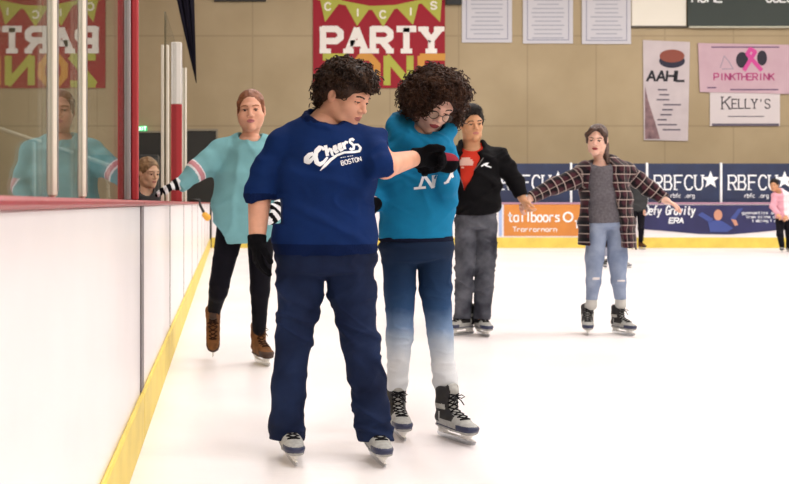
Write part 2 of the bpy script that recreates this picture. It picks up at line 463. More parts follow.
def curls(verts_n, n, rng, length=(.035, .07), hr=(.006, .010), tr=.0022, down=.3, o=None, R=None, avoid=None):
    """little helical locks that grow out of a hair volume"""
    V, N = verts_n; vs, fs = [], []; cnt = 0
    ids = rng.integers(0, len(V), n*3)
    for i in ids:
        if cnt >= n: break
        p, nn = V[i], N[i]
        if avoid is not None and avoid(p): continue
        d = nz(nn*.12 + rng.normal(0, .6, 3) + np.array((0, 0, -down))); L = rng.uniform(*length); r = rng.uniform(*hr)
        st = 13; turns = L / .022; u = nz(np.cross(d, rng.normal(0, 1, 3))); b = np.cross(d, u); ph = rng.uniform(0, 6.28)
        base = len(vs); c0 = p - nn*.008; pts = []
        for k in range(st):
            t = k/(st-1); a = ph + turns*2*math.pi*t
            sag = np.array((0, 0, -.012*t*t))
            q = c0 + d*L*t + sag + r*(math.cos(a)*u + math.sin(a)*b)
            if avoid is not None and avoid(q): break
            pts.append(q)
        if len(pts) < 4: continue
        for k, q in enumerate(pts):
            tt = tr*(1 - .6*k/len(pts)); g = nz(q - (c0 + d*L*k/(st-1)))
            vs += [q + g*tt, q + d*tt*1.2, q - g*tt, q - d*tt*1.2]
        for k in range(len(pts)-1):
            for j in range(4):
                fs.append((base+k*4+j, base+k*4+(j+1) % 4, base+k*4+4+(j+1) % 4, base+k*4+4+j))
        cnt += 1
    return np.array(vs), np.array(fs)
def vnormals(v, q):
    a, b, c = v[q[:, 0]], v[q[:, 1]], v[q[:, 3]]; fn = np.cross(b-a, c-a); N = np.zeros_like(v)
    for k in range(4): np.add.at(N, q[:, k], fn)
    return N / np.maximum(1e-12, np.linalg.norm(N, axis=1))[:, None]

def decal(name, strokes, tree, M, parent, pt, off=.003):
    """strokes printed on cloth: list of (pixel polyline, width or widths in px); laid onto the garment"""
    B = MB()
    for pts, w in strokes:
        P = [np.array(p, float) for p in pts]; ww = list(w) if hasattr(w, '__len__') else [w]*len(P)
        if len(ww) < len(P): ww = list(np.interp(np.linspace(0, 1, len(P)), np.linspace(0, 1, len(ww)), ww))
        D, DW = [], []
        for i in range(len(P)-1):
            k = max(1, int(np.linalg.norm(P[i+1]-P[i]) / 1.2))
            for j in range(k): D.append(P[i] + (P[i+1]-P[i])*j/k); DW.append(ww[i] + (ww[i+1]-ww[i])*j/k)
        D.append(P[-1]); DW.append(ww[-1])
        rows = []
        for i, p in enumerate(D):
            t = nz(D[min(i+1, len(D)-1)] - D[max(i-1, 0)]); n = np.array([-t[1], t[0]])
            row = []
            for s in (-.5, -.17, .17, .5):
                q = p + n*DW[i]*s; X = pt(*q); X0 = X.copy(); X0[1] -= 1.0
                h = tree.ray_cast(Vector(X0), Vector((0, 1, 0)))
                if h[0] is None: row = None; break
                row.append(np.array(h[0]) + np.array((0, -off, 0)))
            rows.append(row)
        for i in range(len(rows)-1):
            if rows[i] is None or rows[i+1] is None: continue
            B.add(rows[i] + rows[i+1], [(0, 1, 5, 4), (1, 2, 6, 5), (2, 3, 7, 6)])
    return B.build(name, M, parent)

class Figure:
    def __init__(s, label, d, name='person', group=None, vox=.006, cat='person', foot=None):
        s.d = d; s.vox = vox
        fx = foot if foot else 300
        base = W(fx, VY, d); base[2] = 0
        s.P = thing(name, label, cat, base, group)
    def __call__(s, x, y, dd=0): return W(x, y, s.d + dd)
    def px(s, n): return n * s.d / FPX
    def head(s, x, y, dd, yaw, pitch, roll, sc, neck, neck_r=.05, eye_open=.0055, skin='fair', lip=LIP, brow=None, fem=1, vox=.0024, look=(0, 0), full=0):
        s.ho = s(x, y, dd); s.hR = frame(yaw, pitch, roll); s.hs = sc
        F = head_field(s.ho, s.hR, sc, s(*neck), neck_r, eye_open, fem, full)
        s.hmesh = F.mesh(vox); s.skin = SKIN[skin]
        s.hfn, s.hm = head_mats(s.ho, s.hR, sc, s.skin, lip, brow or LASH, eye_open)
        s.neck = s(*neck); s.look = look; s.hF = s.ho
        s.L = lambda F: F.local(s.ho, s.hR, sc)
    def body(s, torso, arms, legs, extra=()):
        """continuous body under the clothes; arms: [(points),(radii)], hands added as prims"""
        F = Field()
        T = [(s(*t[:3]), (t[3]*.78, t[4]*.78)) for t in torso]
        for (a, wa), (b, wb) in zip(T, T[1:]): F.S(a, b, wa, wb, k=.02, cap=.03)
        F.C(s.neck, T[0][0], .055, .07, k=.03)
        for q, (pts, rs) in enumerate(arms + legs):
            g = 1 if q < len(arms) else .74
            if q < len(arms): rs = [rs[0]*.8] + list(rs[1:])
            for a, b, ra, rb in zip(pts, pts[1:], rs, rs[1:]): F.C(a, b, ra*g, rb*g, k=.01)
        parts = [s.hmesh, F.mesh(s.vox)]
        for fn in extra:
            G = Field(); fn(G); parts.append(G.mesh(.0028 if s.vox < .008 else .006))
        s.body_o = mk('body', parts, s.hm, s.P, s.hfn)
        if s.vox < .009: eyes(s.P, s.ho, s.hR, s.hs, s.look)
    def garment(s, name, F, mats, matfn=None, vox=None, attr=None, tree=False):
        v, q = F.mesh(vox or s.vox)
        o = mk(name, [(v, q)], mats if isinstance(mats, list) else [mats], s.P, matfn, attr)
        if tree: s.tree = BVHTree.FromPolygons([Vector(a) for a in v], q.tolist())
        return o
    def hair(s, F, m, vox=.005, curl=None, seed=1, avoid=None):
        v, q = F.mesh(vox); parts = [(v, q)]
        if curl:
            n, kw = curl; cv, cq = curls((v, vnormals(v, q)), n, np.random.default_rng(seed), avoid=avoid, **kw)
            parts.append((cv, cq))
        return mk('hair', parts, [m], s.P)
def collar(F, c, rx, ry, tube, back=.03, k=.008, tilt=0):
    P = [c + np.array((rx*math.cos(a), ry*math.sin(a), back*math.sin(a) - tilt*math.cos(a))) for a in np.linspace(0, 2*math.pi, 17)]
    for a, b in zip(P, P[1:]): F.C(a, b, tube, tube, k=k)
def chain(F, pts, rs, k=.02):
    for a, b, ra, rb in zip(pts, pts[1:], rs, rs[1:]): F.C(a, b, ra, rb, k=k)
def sweep(F, secs, k=.04, x=(1, 0, 0), cap=None):
    for (a, w), (b, u) in zip(secs, secs[1:]): F.S(a, b, w, u, x=x, k=k, cap=cap)
# ================================================================ the skaters
RIB = lambda n, c: mat(n, c, .9, var=.15, bump=.5, bscale=220, stretch=(1, 1, .1))
HAIRD = mat('hair_dark_brown', '20130d', .55, spec=.25, col2='3d281a', vscale=30)
HAIRC = mat('hair_brown_curly', '2a1810', .55, spec=.25, col2='4e3323', vscale=26)
HAIRR = mat('hair_auburn', '6a3a22', .5, col2='8c5534', vscale=40, bump=.5, bscale=90)
HAIRB = mat('hair_brown', '35211a', .5, col2='523629', vscale=40, bump=.5, bscale=90)
HAIRK = mat('hair_black', '0e0b0a', .6, spec=.2, col2='1a1412', vscale=50, bump=.6, bscale=90)
DENIM = mat('denim_dark', '121930', .85, col2='1f2c4c', vscale=5, bump=.25, bscale=300)
SKYB = mat('sweatshirt_royal_blue', '10295c', .85, var=.10, vscale=12, bump=.2, bscale=260)
SKYR = RIB('rib_royal_blue', '081940')
WHITEP = mat('print_white', 'eef0f4', .7)
eyeavoid = lambda f, zmax=.055, wx=.058: (lambda p: (lambda q: q[1] > .035 and q[2] < zmax and abs(q[0]) < wx)(((p - f.ho) @ f.hR) / f.hs))

SHR = np.array([[1, 0, .5], [0, 1, 0], [-.35, 0, 1]]); SHL = np.array([[1, 0, -.5], [0, 1, .2], [.35, 0, 1]])
# ---- woman in the royal blue sweatshirt
def blue_woman():
    f = Figure('woman in royal blue sweatshirt and flared dark jeans skating with her head bowed', 4.42, foot=328, vox=.005)
    f.head(347, 96, .0, 50, 27, 0, 1.0, (322, 126, .05), .058, eye_open=.003, skin='rosy', brow=HAIRD, vox=.0022, look=(0, -.4))
    torso = [(324, 128, .03, .10, .085), (326, 146, .02, .185, .125), (327, 176, 0, .205, .150), (325, 212, 0, .200, .145), (325, 238, 0, .200, .142), (325, 262, 0, .195, .14)]
    lsh, lel, lwr = f(281, 146, .03), f(260, 190, .02), f(257, 240, -.05)
    rsh, rel, rwr = f(374, 144, .02), f(385, 166, -.13), f(416, 158, .06)
    la = [([lsh, lel, lwr], [.055, .050, .033]), ([rsh, rel, rwr], [.055, .050, .032])]
    legs = [([f(303, 268), f(293, 345, -.02), f(289, 436, .03)], [.08, .058, .04]), ([f(350, 268), f(360, 345, -.03), f(377, 436, 0)], [.08, .058, .04])]
    f.body(torso, la, legs, extra=(lambda G: hand(G, lwr, (.04, -.25, -1), (1, .3, 0), (.3, -1, 0), curl=(16, 20, 16)),
                                   lambda G: hand(G, rwr, (1, -.1, -.02), (.1, -.8, -.5), (0, -.5, .8), curl=(38, 45, 35))))
    G = Field(); hand(G, lwr + np.array((0, 0, -.0)), (.04, -.25, -1), (1, .3, 0), (.3, -1, 0), r=.004, curl=(16, 20, 16))
    G.C(lwr + (0, .005, .012), lwr, .036, .034); G.cut(lwr + (0, 0, .02), (0, .2, 1), .08)
    f.garment('glove', G, GLOVEB, vox=.003)
    G = Field(); hand(G, rwr, (1, -.1, -.02), (.1, -.8, -.5), (0, -.5, .8), r=.006, curl=(38, 45, 35))
    G.C(rwr - (.012, 0, 0), rwr, .039, .037); G.cut(rwr - (.018, 0, 0), (-1, 0, 0), .08)
    f.garment('glove', G, GLOVEB, vox=.003)
    # sweatshirt
    F = Field()
    sweep(F, [(f(x, y, dd), (hw*.98, hd*1.0)) for x, y, dd, hw, hd in torso[:1] + torso[1:4]] + [(f(325, 233), (.209, .158)), (f(325, 243), (.203, .148)), (f(325, 260), (.188, .134))], k=.03)
    F.C(f(312, 130, .05), f(284, 146, .04), .066, .074, k=.03); F.C(f(350, 136, .03), f(371, 147, .02), .05, .066, k=.04)
    chain(F, [f(283, 149, .03), f(268, 174, .03), f(261, 191, .01)], [.072, .064, .058], k=.025)
    F.C(f(261, 191, .01), f(258, 206, 0), .057, .047, k=.02)
    chain(F, [f(369, 146, .02), f(380, 158, -.08), f(384, 165, -.14)], [.068, .054, .050], k=.055)
    F.C(f(384, 165, -.14), f(397, 161, -.07), .052, .046, k=.02)
    F.cut(f(258, 200, 0), (.15, 0, -1), .09); F.cut(f(391, 163, -.10), (1, .1, .1), .075)
    F.cut(f(325, 255, 0), (0, 0, -1), .32)
    F.E(f(324, 115, .01), (.064, .10, .060), None, .012, 's')
    F.C(f(324, 128, -.02), f(334, 100, 0), .060, .07, k=.01, op='s')
    collar(F, f(325, 120, .005), .078, .085, .013, .04, tilt=.016)
    F.wrinkle((3, 3, 7), .016, 2, SHR).wrinkle((5, 5, 13), .009, 8, SHL).wrinkle((9, 9, 20), .004, 11, SHR)
    def mf(C):
        z = C[:, 2]; m = np.zeros(len(C), int)
        m[(z < f(0, 243)[2])] = 1
        m[(C[:, 0] < f(276, 0)[0]) & (z < f(0, 194)[2]) & (z > f(0, 204)[2])] = 1
        r = np.linalg.norm(C - (f(325, 120, .01)), axis=1); m[r < .100] = 1
        return m
    s = f.garment('sweatshirt', F, [SKYB, SKYR], mf, vox=.005, tree=True)
    q = lambda L: [(300 + x/10.76, 130 + y/10.76) for x, y in L]
    st = [(q([(150, 250), (105, 265), (75, 300), (72, 335), (100, 345), (140, 305), (190, 240), (235, 195)]), [3.6, 4.8, 5.4, 4.0, 2.6, 1.8]),
          (q([(262, 215), (250, 185), (215, 178), (180, 220), (168, 290), (180, 350), (212, 372), (255, 345), (300, 290)]), [2.4, 2.6, 4.4, 4.8, 4, 2]),
          (q([(281, 160), (300, 278)]), 3.4), (q([(300, 240), (322, 200), (342, 206), (352, 264), (368, 258)]), 2.8),
          (q([(372, 222), (398, 200), (392, 165), (372, 175), (372, 215), (392, 240), (420, 220)]), 2.5),
          (q([(425, 200), (450, 180), (444, 142), (424, 152), (424, 195), (444, 220), (470, 200)]), 2.5),
          (q([(472, 128), (490, 205)]), 3.2), (q([(486, 155), (502, 122), (528, 130)]), 2.6),
          (q([(598, 104), (580, 88), (555, 98), (552, 124), (574, 142), (594, 164), (588, 198), (562, 206), (544, 190)]), 2.8),
          (q([(600, 150), (640, 148), (668, 185), (650, 222), (590, 233), (480, 240), (400, 270), (330, 320), (270, 380), (215, 438)]), [1.6, 2, 2.6, 2.6, 2.4, 2.2, 2.4, 3, 3, .6])]
    decal('script_print', st, f.tree, WHITEP, s, lambda x, y: f(x, y, -.15))
    glyph_line(f, 'BOSTON', (341.5, 165.5), (362.5, 160.5), 4.4, .9, s)
    d2 = [(q([(a, 297 - (a-440)*.17), (a+b, 297 - (a+b-440)*.17)]), .7) for a, b in ((440, 18), (466, 12), (484, 10), (512, 20), (540, 12), (560, 14))]
    decal('small_print', d2, f.tree, WHITEP, s, lambda x, y: f(x, y, -.15))
    # jeans
    F = Field()
    sweep(F, [(f(325, 246), (.192, .135)), (f(325, 258), (.200, .142)), (f(325, 269), (.190, .140))], k=.03, cap=.03)
    chain(F, [f(303, 258), f(300, 292), f(294, 338, -.03), f(288.5, 386, -.005), f(286.5, 446, .02)], [.092, .092, .073, .066, .072], k=.022)
    chain(F, [f(349, 258), f(352, 292), f(358.5, 338, -.04), f(369, 386, -.02), f(376, 447, -.02)], [.092, .095, .074, .069, .072], k=.022)
    F.cut(f(286.5, 440, 0), (-.05, -.1, -1), .15); F.cut(f(376, 441, -.02), (.05, -.1, -1), .15)
    F.wrinkle((5, 5, 14), .010, 4, SHR).wrinkle((7, 7, 24), .007, 9, SHL)
    f.garment('jeans', F, DENIM, vox=.005)
    # hair
    F = Field(); L = f.L(F)
    L.E((0, -.028, .052), (.098, .112, .090)).E((0, -.075, .0), (.082, .062, .085), k=.04).E((0, .035, .098), (.074, .052, .036), k=.03)
    L.E((.066, .0, .04), (.026, .045, .045), k=.02); L.E((-.066, .0, .04), (.026, .045, .045), k=.02)
    L.E((0, .085, -.02), (.062, .075, .070), k=.015, op='s'); L.E((.092, -.014, -.014), (.022, .020, .030), k=.008, op='s')
    F.wrinkle((30, 30, 30), .010, 3)
    f.hair(F, HAIRD, .004, (1500, dict(length=(.022, .040), hr=(.007, .010), tr=.0042, down=.1)), 3,
           lambda p: (lambda q: (q[1] > .045 and q[2] < .046) or (q[0] > .05 and -.045 < q[1] < .02 and q[2] < .022))(((p - f.ho) @ f.hR)))
    skate(f.P, f(289, VY)*(1, 1, 0) + (0, .02, 0), (.12, -1), 0, 'grey', .98)
    skate(f.P, f(375, VY)*(1, 1, 0) + (0, .0, 0), (.10, -1), 0, 'grey', .98)
    return f

GL = {  # simple stroke letters in a unit box, y up
 'A': [[(0, 0), (.5, 1), (1, 0)], [(.2, .35), (.8, .35)]], 'B': [[(0, 0), (0, 1), (.7, 1), (.85, .78), (.7, .54), (0, .54)], [(.7, .54), (.95, .3), (.75, 0), (0, 0)]],
 'C': [[(1, .82), (.75, 1), (.3, 1), (0, .7), (0, .3), (.3, 0), (.75, 0), (1, .18)]], 'D': [[(0, 0), (0, 1), (.6, 1), (1, .65), (1, .35), (.6, 0), (0, 0)]],
 'E': [[(1, 1), (0, 1), (0, 0), (1, 0)], [(0, .52), (.8, .52)]], 'F': [[(1, 1), (0, 1), (0, 0)], [(0, .52), (.8, .52)]],
 'G': [[(1, .82), (.7, 1), (.3, 1), (0, .7), (0, .3), (.3, 0), (.75, 0), (1, .2), (1, .48), (.6, .48)]], 'H': [[(0, 0), (0, 1)], [(1, 0), (1, 1)], [(0, .5), (1, .5)]],
 'I': [[(.5, 0), (.5, 1)]], 'K': [[(0, 0), (0, 1)], [(1, 1), (0, .42)], [(.35, .6), (1, 0)]], 'L': [[(0, 1), (0, 0), (1, 0)]], 'M': [[(0, 0), (0, 1), (.5, .35), (1, 1), (1, 0)]],
 'N': [[(0, 0), (0, 1), (1, 0), (1, 1)]], 'O': [[(.3, 1), (0, .7), (0, .3), (.3, 0), (.7, 0), (1, .3), (1, .7), (.7, 1), (.3, 1)]],
 'P': [[(0, 0), (0, 1), (.75, 1), (1, .85), (1, .6), (.75, .45), (0, .45)]], 'R': [[(0, 0), (0, 1), (.75, 1), (1, .85), (1, .62), (.75, .48), (0, .48)], [(.5, .48), (1, 0)]],
 'S': [[(1, .82), (.75, 1), (.25, 1), (0, .8), (.1, .58), (.85, .42), (1, .2), (.75, 0), (.25, 0), (0, .18)]], 'T': [[(0, 1), (1, 1)], [(.5, 1), (.5, 0)]],
 'U': [[(0, 1), (0, .25), (.25, 0), (.75, 0), (1, .25), (1, 1)]], 'V': [[(0, 1), (.5, 0), (1, 1)]], 'W': [[(0, 1), (.25, 0), (.5, .8), (.75, 0), (1, 1)]],
 'X': [[(0, 1), (1, 0)], [(0, 0), (1, 1)]], 'Y': [[(0, 1), (.5, .5), (1, 1)], [(.5, .5), (.5, 0)]], 'Z': [[(0, 1), (1, 1), (0, 0), (1, 0)]],
 "'": [[(.5, 1), (.5, .75)]],
 'a': [[(.9, .62), (.2, .62), (0, .45), (0, .15), (.2, 0), (.7, 0), (.9, .15)], [(.9, .65), (.9, 0)]], 'b': [[(0, 1), (0, 0), (.7, 0), (.9, .2), (.9, .45), (.7, .65), (0, .65)]], 'e': [[(0, .34), (.9, .34), (.9, .5), (.7, .65), (.2, .65), (0, .45), (0, .2), (.2, 0), (.85, 0)]],
 'f': [[(.8, 1), (.5, 1), (.35, .85), (.35, 0)], [(0, .62), (.75, .62)]], 'i': [[(.5, .65), (.5, 0)], [(.5, .85), (.5, .97)]], 'l': [[(.5, 1), (.5, 0)]], 'o': [[(.2, .65), (0, .45), (0, .2), (.2, 0), (.7, 0), (.9, .2), (.9, .45), (.7, .65), (.2, .65)]],
 'r': [[(.1, .65), (.1, 0)], [(.1, .45), (.4, .65), (.8, .62)]], 's': [[(.85, .6), (.2, .65), (.05, .48), (.8, .25), (.75, .03), (0, .03)]], 't': [[(.4, .95), (.4, .1), (.6, 0), (.85, .03)], [(.05, .65), (.8, .65)]], 'v': [[(0, .65), (.45, 0), (.9, .65)]], 'y': [[(0, .65), (.45, 0)], [(.9, .65), (.3, -.3), (.05, -.3)]],
 'n': [[(0, .65), (0, 0)], [(0, .5), (.35, .65), (.75, .6), (.85, .45), (.85, 0)]], 'm': [[(0, .65), (0, 0)], [(0, .6), (.4, .65), (.45, 0)], [(.45, .6), (.85, .62), (.95, 0)]], 'c': [[(.85, .6), (.2, .65), (0, .45), (0, .2), (.2, 0), (.85, .03)]], 'g': [[(.9, .6), (.2, .65), (0, .45), (0, .2), (.2, .05), (.9, .08)], [(.9, .65), (.9, -.15), (.7, -.3), (.1, -.3)]], '.': [[(.4, 0), (.6, 0)]], '-': [[(.2, .5), (.8, .5)]]}
SERIF = {'R': [(-.12, 0, .3), (-.12, 1, .15), (.8, 0, 1.15)], 'B': [(-.15, 0, .1), (-.15, 1, .1)], 'F': [(-.15, 0, .35), (-.15, 1, .1)], 'U': [(-.2, 1, .25), (.78, 1, 1.2)],
 'P': [(-.15, 0, .4), (-.15, 1, .1)], 'A': [(-.22, 0, .28), (.72, 0, 1.22)], 'T': [(.22, 0, .78)], 'Y': [(.22, 0, .78), (-.2, 1, .3), (.7, 1, 1.2)], 'K': [(-.15, 0, .2), (-.15, 1, .2), (.8, 0, 1.15), (.8, 1, 1.15)],
 'N': [(-.2, 0, .2), (-.2, 1, .15), (.8, 1, 1.2)], 'L': [(-.15, 1, .2)], 'I': [(.2, 0, .8), (.2, 1, .8)], 'H': [(-.15, 0, .2), (-.15, 1, .2), (.8, 0, 1.2), (.8, 1, 1.2)], 'E': [(-.15, 0, .1), (-.15, 1, .1)]}
def glyph_line(f, txt, a, b, h, w, parent):
    a, b = np.array(a), np.array(b); d = (b-a)/len(txt); n = np.array([nz(d)[1], -nz(d)[0]]); st = []
    for i, ch in enumerate(txt):
        for pl in GL[ch]:
            st.append(([tuple(a + d*(i + .08 + .78*u) + n*h*v) for u, v in pl], w))
    decal('lettering', st, f.tree, WHITEP, parent, lambda x, y: f(x, y, -.15))

# ---- woman in the turquoise hoodie
TURQ = mat('hoodie_turquoise', '1877a4', .85, var=.10, vscale=10, bump=.2, bscale=260)
def ombre():
    m = mat('denim_ombre', '1e3a6c', .8, bump=.2, bscale=300)
    nt = m.node_tree; b = nt.nodes['Principled BSDF']
    tc = nt.nodes.new('ShaderNodeTexCoord'); sp = nt.nodes.new('ShaderNodeSeparateXYZ'); n = nt.nodes.new('ShaderNodeTexNoise'); n.inputs['Scale'].default_value = 14
    ad = nt.nodes.new('ShaderNodeMath'); ad.operation = 'MULTIPLY_ADD'; ad.inputs[1].default_value = .06
    r = nt.nodes.new('ShaderNodeValToRGB'); e = r.color_ramp.elements
    e[0].position = .36; e[0].color = lin('d3d7dc'); e[1].position = .86; e[1].color = lin('182740')
    for p, c in ((.44, 'b4bfcd'), (.52, '6c84a6'), (.60, '2c476c'), (.7, '1f3657')):
        x = e.new(p); x.color = lin(c)
    nt.links.new(tc.outputs['Object'], n.inputs['Vector']); nt.links.new(tc.outputs['Object'], sp.inputs[0])
    nt.links.new(n.outputs['Fac'], ad.inputs[0]); nt.links.new(sp.outputs['Z'], ad.inputs[2]); nt.links.new(ad.outputs[0], r.inputs['Fac']); nt.links.new(r.outputs['Color'], b.inputs['Base Color'])
    return m
def hoodie_woman():
    f = Figure('woman with big curly hair and glasses in turquoise hoodie and faded blue jeans', 4.86, foot=420, vox=.005)
    f.head(435, 104, -.03, 8, 36, 16, 1.0, (420, 136, .05), .052, eye_open=.003, skin='pale', lip=LIPR, brow=HAIRC, vox=.0022, look=(0, -.4))
    torso = [(420, 134, .04, .10, .085), (420, 152, .02, .150, .115), (418, 182, 0, .165, .125), (417, 212, 0, .160, .122), (416, 236, 0, .158, .12), (416, 246, 0, .15, .12)]
    lsh, lel, lwr = f(391, 152, .04), f(383, 190, .05), f(372, 206, -.10)
    rsh, rel, rwr = f(442, 154, .02), f(445, 196, -.05), f(446, 162, -.24)
    arms = [([lsh, lel, lwr], [.05, .042, .03]), ([rsh, rel, rwr], [.05, .042, .028])]
    legs = [([f(400, 262), f(399, 337, .0), f(397, 396, .055)], [.07, .048, .036]), ([f(436, 262), f(441, 337, -.03), f(446, 400, 0)], [.07, .048, .036])]
    hl = ((-1, -.1, -.12), (0, 1, -.3), (0, .3, 1))
    f.body(torso, arms, legs, extra=(lambda G: hand(G, lwr, (-.7, -.5, -.4), (-.3, .6, 0), (0, .3, 1), curl=(25, 30, 20)),
                                     lambda G: hand(G, rwr, *hl, curl=(35, 45, 35))))
    RED = mat('glove_red_knit', '8e2c3a', .9, var=.15, bump=.4, bscale=250)
    G = Field(); hand(G, rwr, *hl, r=.005, curl=(35, 45, 35)); G.C(rwr + (.012, 0, -.01), rwr, .037, .035)
    f.garment('glove', G, [GLOVEB, RED], lambda C: ((C[:, 2] > rwr[2] + .004) & (C[:, 0] > rwr[0] - .07)).astype(int), vox=.003)
    G = Field(); hand(G, lwr, (-.7, -.5, -.4), (-.3, .6, 0), (0, .3, 1), r=.005, curl=(25, 30, 20)); f.garment('glove', G, GLOVEB, vox=.004)
    F = Field()
    sweep(F, [(f(x, y, dd), (hw*1.0, hd*1.02)) for x, y, dd, hw, hd in torso[:5]] + [(f(416, 246), (.152, .118))], k=.03)
    F.C(f(404, 142, .05), lsh, .055, .066, k=.04); F.C(f(434, 144, .03), rsh, .05, .062, k=.04)
    chain(F, [lsh, f(385, 176, .05), f(382, 192, .04), f(375, 203, -.06)], [.066, .056, .052, .040], k=.025)
    chain(F, [rsh, f(445, 180, 0), f(445, 198, -.06), f(446, 184, -.14), f(446, 170, -.21)], [.063, .056, .052, .047, .041], k=.02)
    F.cut(f(446, 166, -.225), (.0, -.4, 1), .055); F.cut(f(374, 204, -.075), (-.7, -.5, -.4), .06)
    F.cut(f(416, 238, 0), (.02, 0, -1), .3)
    # hood lying round the neck
    for i in range(9):
        a0, a1 = math.pi*(.02 + i/9*1.0) - .25, math.pi*(.02 + (i+1)/9*1.0) - .10
        c = f(421, 132, .045); P = [c + np.array((math.cos(a)*.115, math.sin(a)*.09, .020 + .05*math.sin(max(0, min(math.pi, a))))) for a in (a0, a1)]
        F.C(P[0], P[1], .036, .036, k=.03)
    F.C(f(395, 125, .04), f(400, 134, -.02), .040, .038, k=.03); F.C(f(400, 134, -.02), f(412, 143, -.08), .038, .032, k=.03); F.C(f(448, 130, -.01), f(436, 143, -.09), .034, .030, k=.03)
    F.C(f(412, 142, -.08), f(436, 143, -.09), .032, .030, k=.03)
    F.C(f(422, 140, .0), f(432, 104, -.02), .062, .085, k=.01, op='s')
    F.wrinkle((3.4, 3.4, 8), .014, 12, SHL).wrinkle((6, 6, 15), .008, 18, SHR).wrinkle((9, 9, 20), .004, 11, SHL)
    s = f.garment('hoodie', F, TURQ, vox=.005, tree=True)
    G = Field(); sweep(G, [(f(416, 228), (.150, .115)), (f(416, 240), (.166, .130))], k=.02, cap=.02)
    G.wrinkle((8, 8, 12), .004, 2); f.garment('undershirt', G, RIB('undershirt_navy', '12172c'))
    q = lambda L: [(405 + x/7.45, 135 + y/7.45) for x, y in L]
    st = [(q([(140, 310), (112, 392)]), 2.6), (q([(72, 398), (158, 390)]), 2.4), (q([(150, 305), (212, 392)]), 3.4), (q([(214, 300), (210, 395)]), 2.2),
          (q([(355, 215), (318, 280), (290, 355)]), 2.8), (q([(300, 262), (330, 320)]), 2.6), (q([(272, 362), (304, 348)]), 2.2), (q([(335, 215), (372, 240)]), 2.0)]
    decal('lettering', st, f.tree, WHITEP, s, lambda x, y: f(x, y, -.15))
    F = Field()
    sweep(F, [(f(416, 234), (.152, .116)), (f(416, 246), (.160, .125)), (f(417, 257), (.152, .120))], k=.03, cap=.03)
    chain(F, [f(400, 250), f(399.5, 289), f(400, 337, -.01), f(397, 381, .03), f(396, 396, .045)], [.078, .068, .056, .045, .041], k=.018)
    chain(F, [f(434, 250), f(435.5, 289), f(440.5, 337, -.04), f(445, 381, -.01), f(446, 396, 0)], [.078, .068, .054, .050, .046], k=.018)
    F.cut(f(396, 391, .04), (0, -.1, -1), .09); F.cut(f(446, 391, 0), (0, -.1, -1), .09)
    F.wrinkle((8, 8, 18), .004, 4).wrinkle((14, 14, 30), .003, 9)
    f.garment('jeans', F, ombre(), vox=.005)
    F = Field(); L = f.L(F)
    L.E((.01, -.03, .045), (.122, .120, .105)).E((.090, -.01, .005), (.050, .070, .062), k=.04).E((-.082, -.01, -.02), (.046, .06, .070), k=.04).E((0, -.10, -.02), (.11, .07, .10), k=.04).E((0, .045, .105), (.088, .06, .045), k=.03)
    L.E((-.012, .105, -.030), (.064, .090, .098), k=.012, op='s')
    F.wrinkle((24, 24, 24), .014, 3)
    def av(p):
        q = (p - f.ho) @ f.hR; return q[1] > .03 and ((q[0]+.014)/.060)**2 + ((q[2]+.022)/.094)**2 < 1
    f.hair(F, HAIRC, .005, (2600, dict(length=(.025, .055), hr=(.008, .012), tr=.0040, down=.25)), 5, av)
    # glasses
    w = lambda a, b, c: f.ho + f.hR @ np.array((a, b, c)); B = MB(); fr = mat('spectacle_frame_dark', '241a18', .3)
    for s_ in (-1, 1):
        B.tube([w(s_*.033 + .023*math.cos(t), .104 - .006*abs(math.cos(t)), -.004 + .018*math.sin(t)) for t in np.linspace(0, 6.283, 20, False)], .0016, 6, closed=True)
        B.tube([w(s_*.056, .098, .002), w(s_*.074, .06, .004), w(s_*.080, 0, .004)], .0016, 6)
    B.tube([w(-.011, .104, .0), w(0, .109, .003), w(.011, .104, 0)], .0016, 6)
    g = B.build('glasses', fr, f.P, True); B = MB()
    for s_ in (-1, 1):
        n = 18; r = [w(s_*.033 + .0225*math.cos(t), .103 - .006*abs(math.cos(t)), -.004 + .0175*math.sin(t)) for t in np.linspace(0, 6.283, n, False)]
        B.add(r, [tuple(range(n))])
    B.build('lens', glassmat(), g)
    skate(f.P, f(397.5, VY)*(1, 1, 0) + (0, .03, 0), (.06, -1), 0, 'grey', 1.0)
    skate(f.P, f(447, VY)*(1, 1, 0) + (0, -.06, 0), (.42, -1), 0, 'grey', 1.02)
    return f

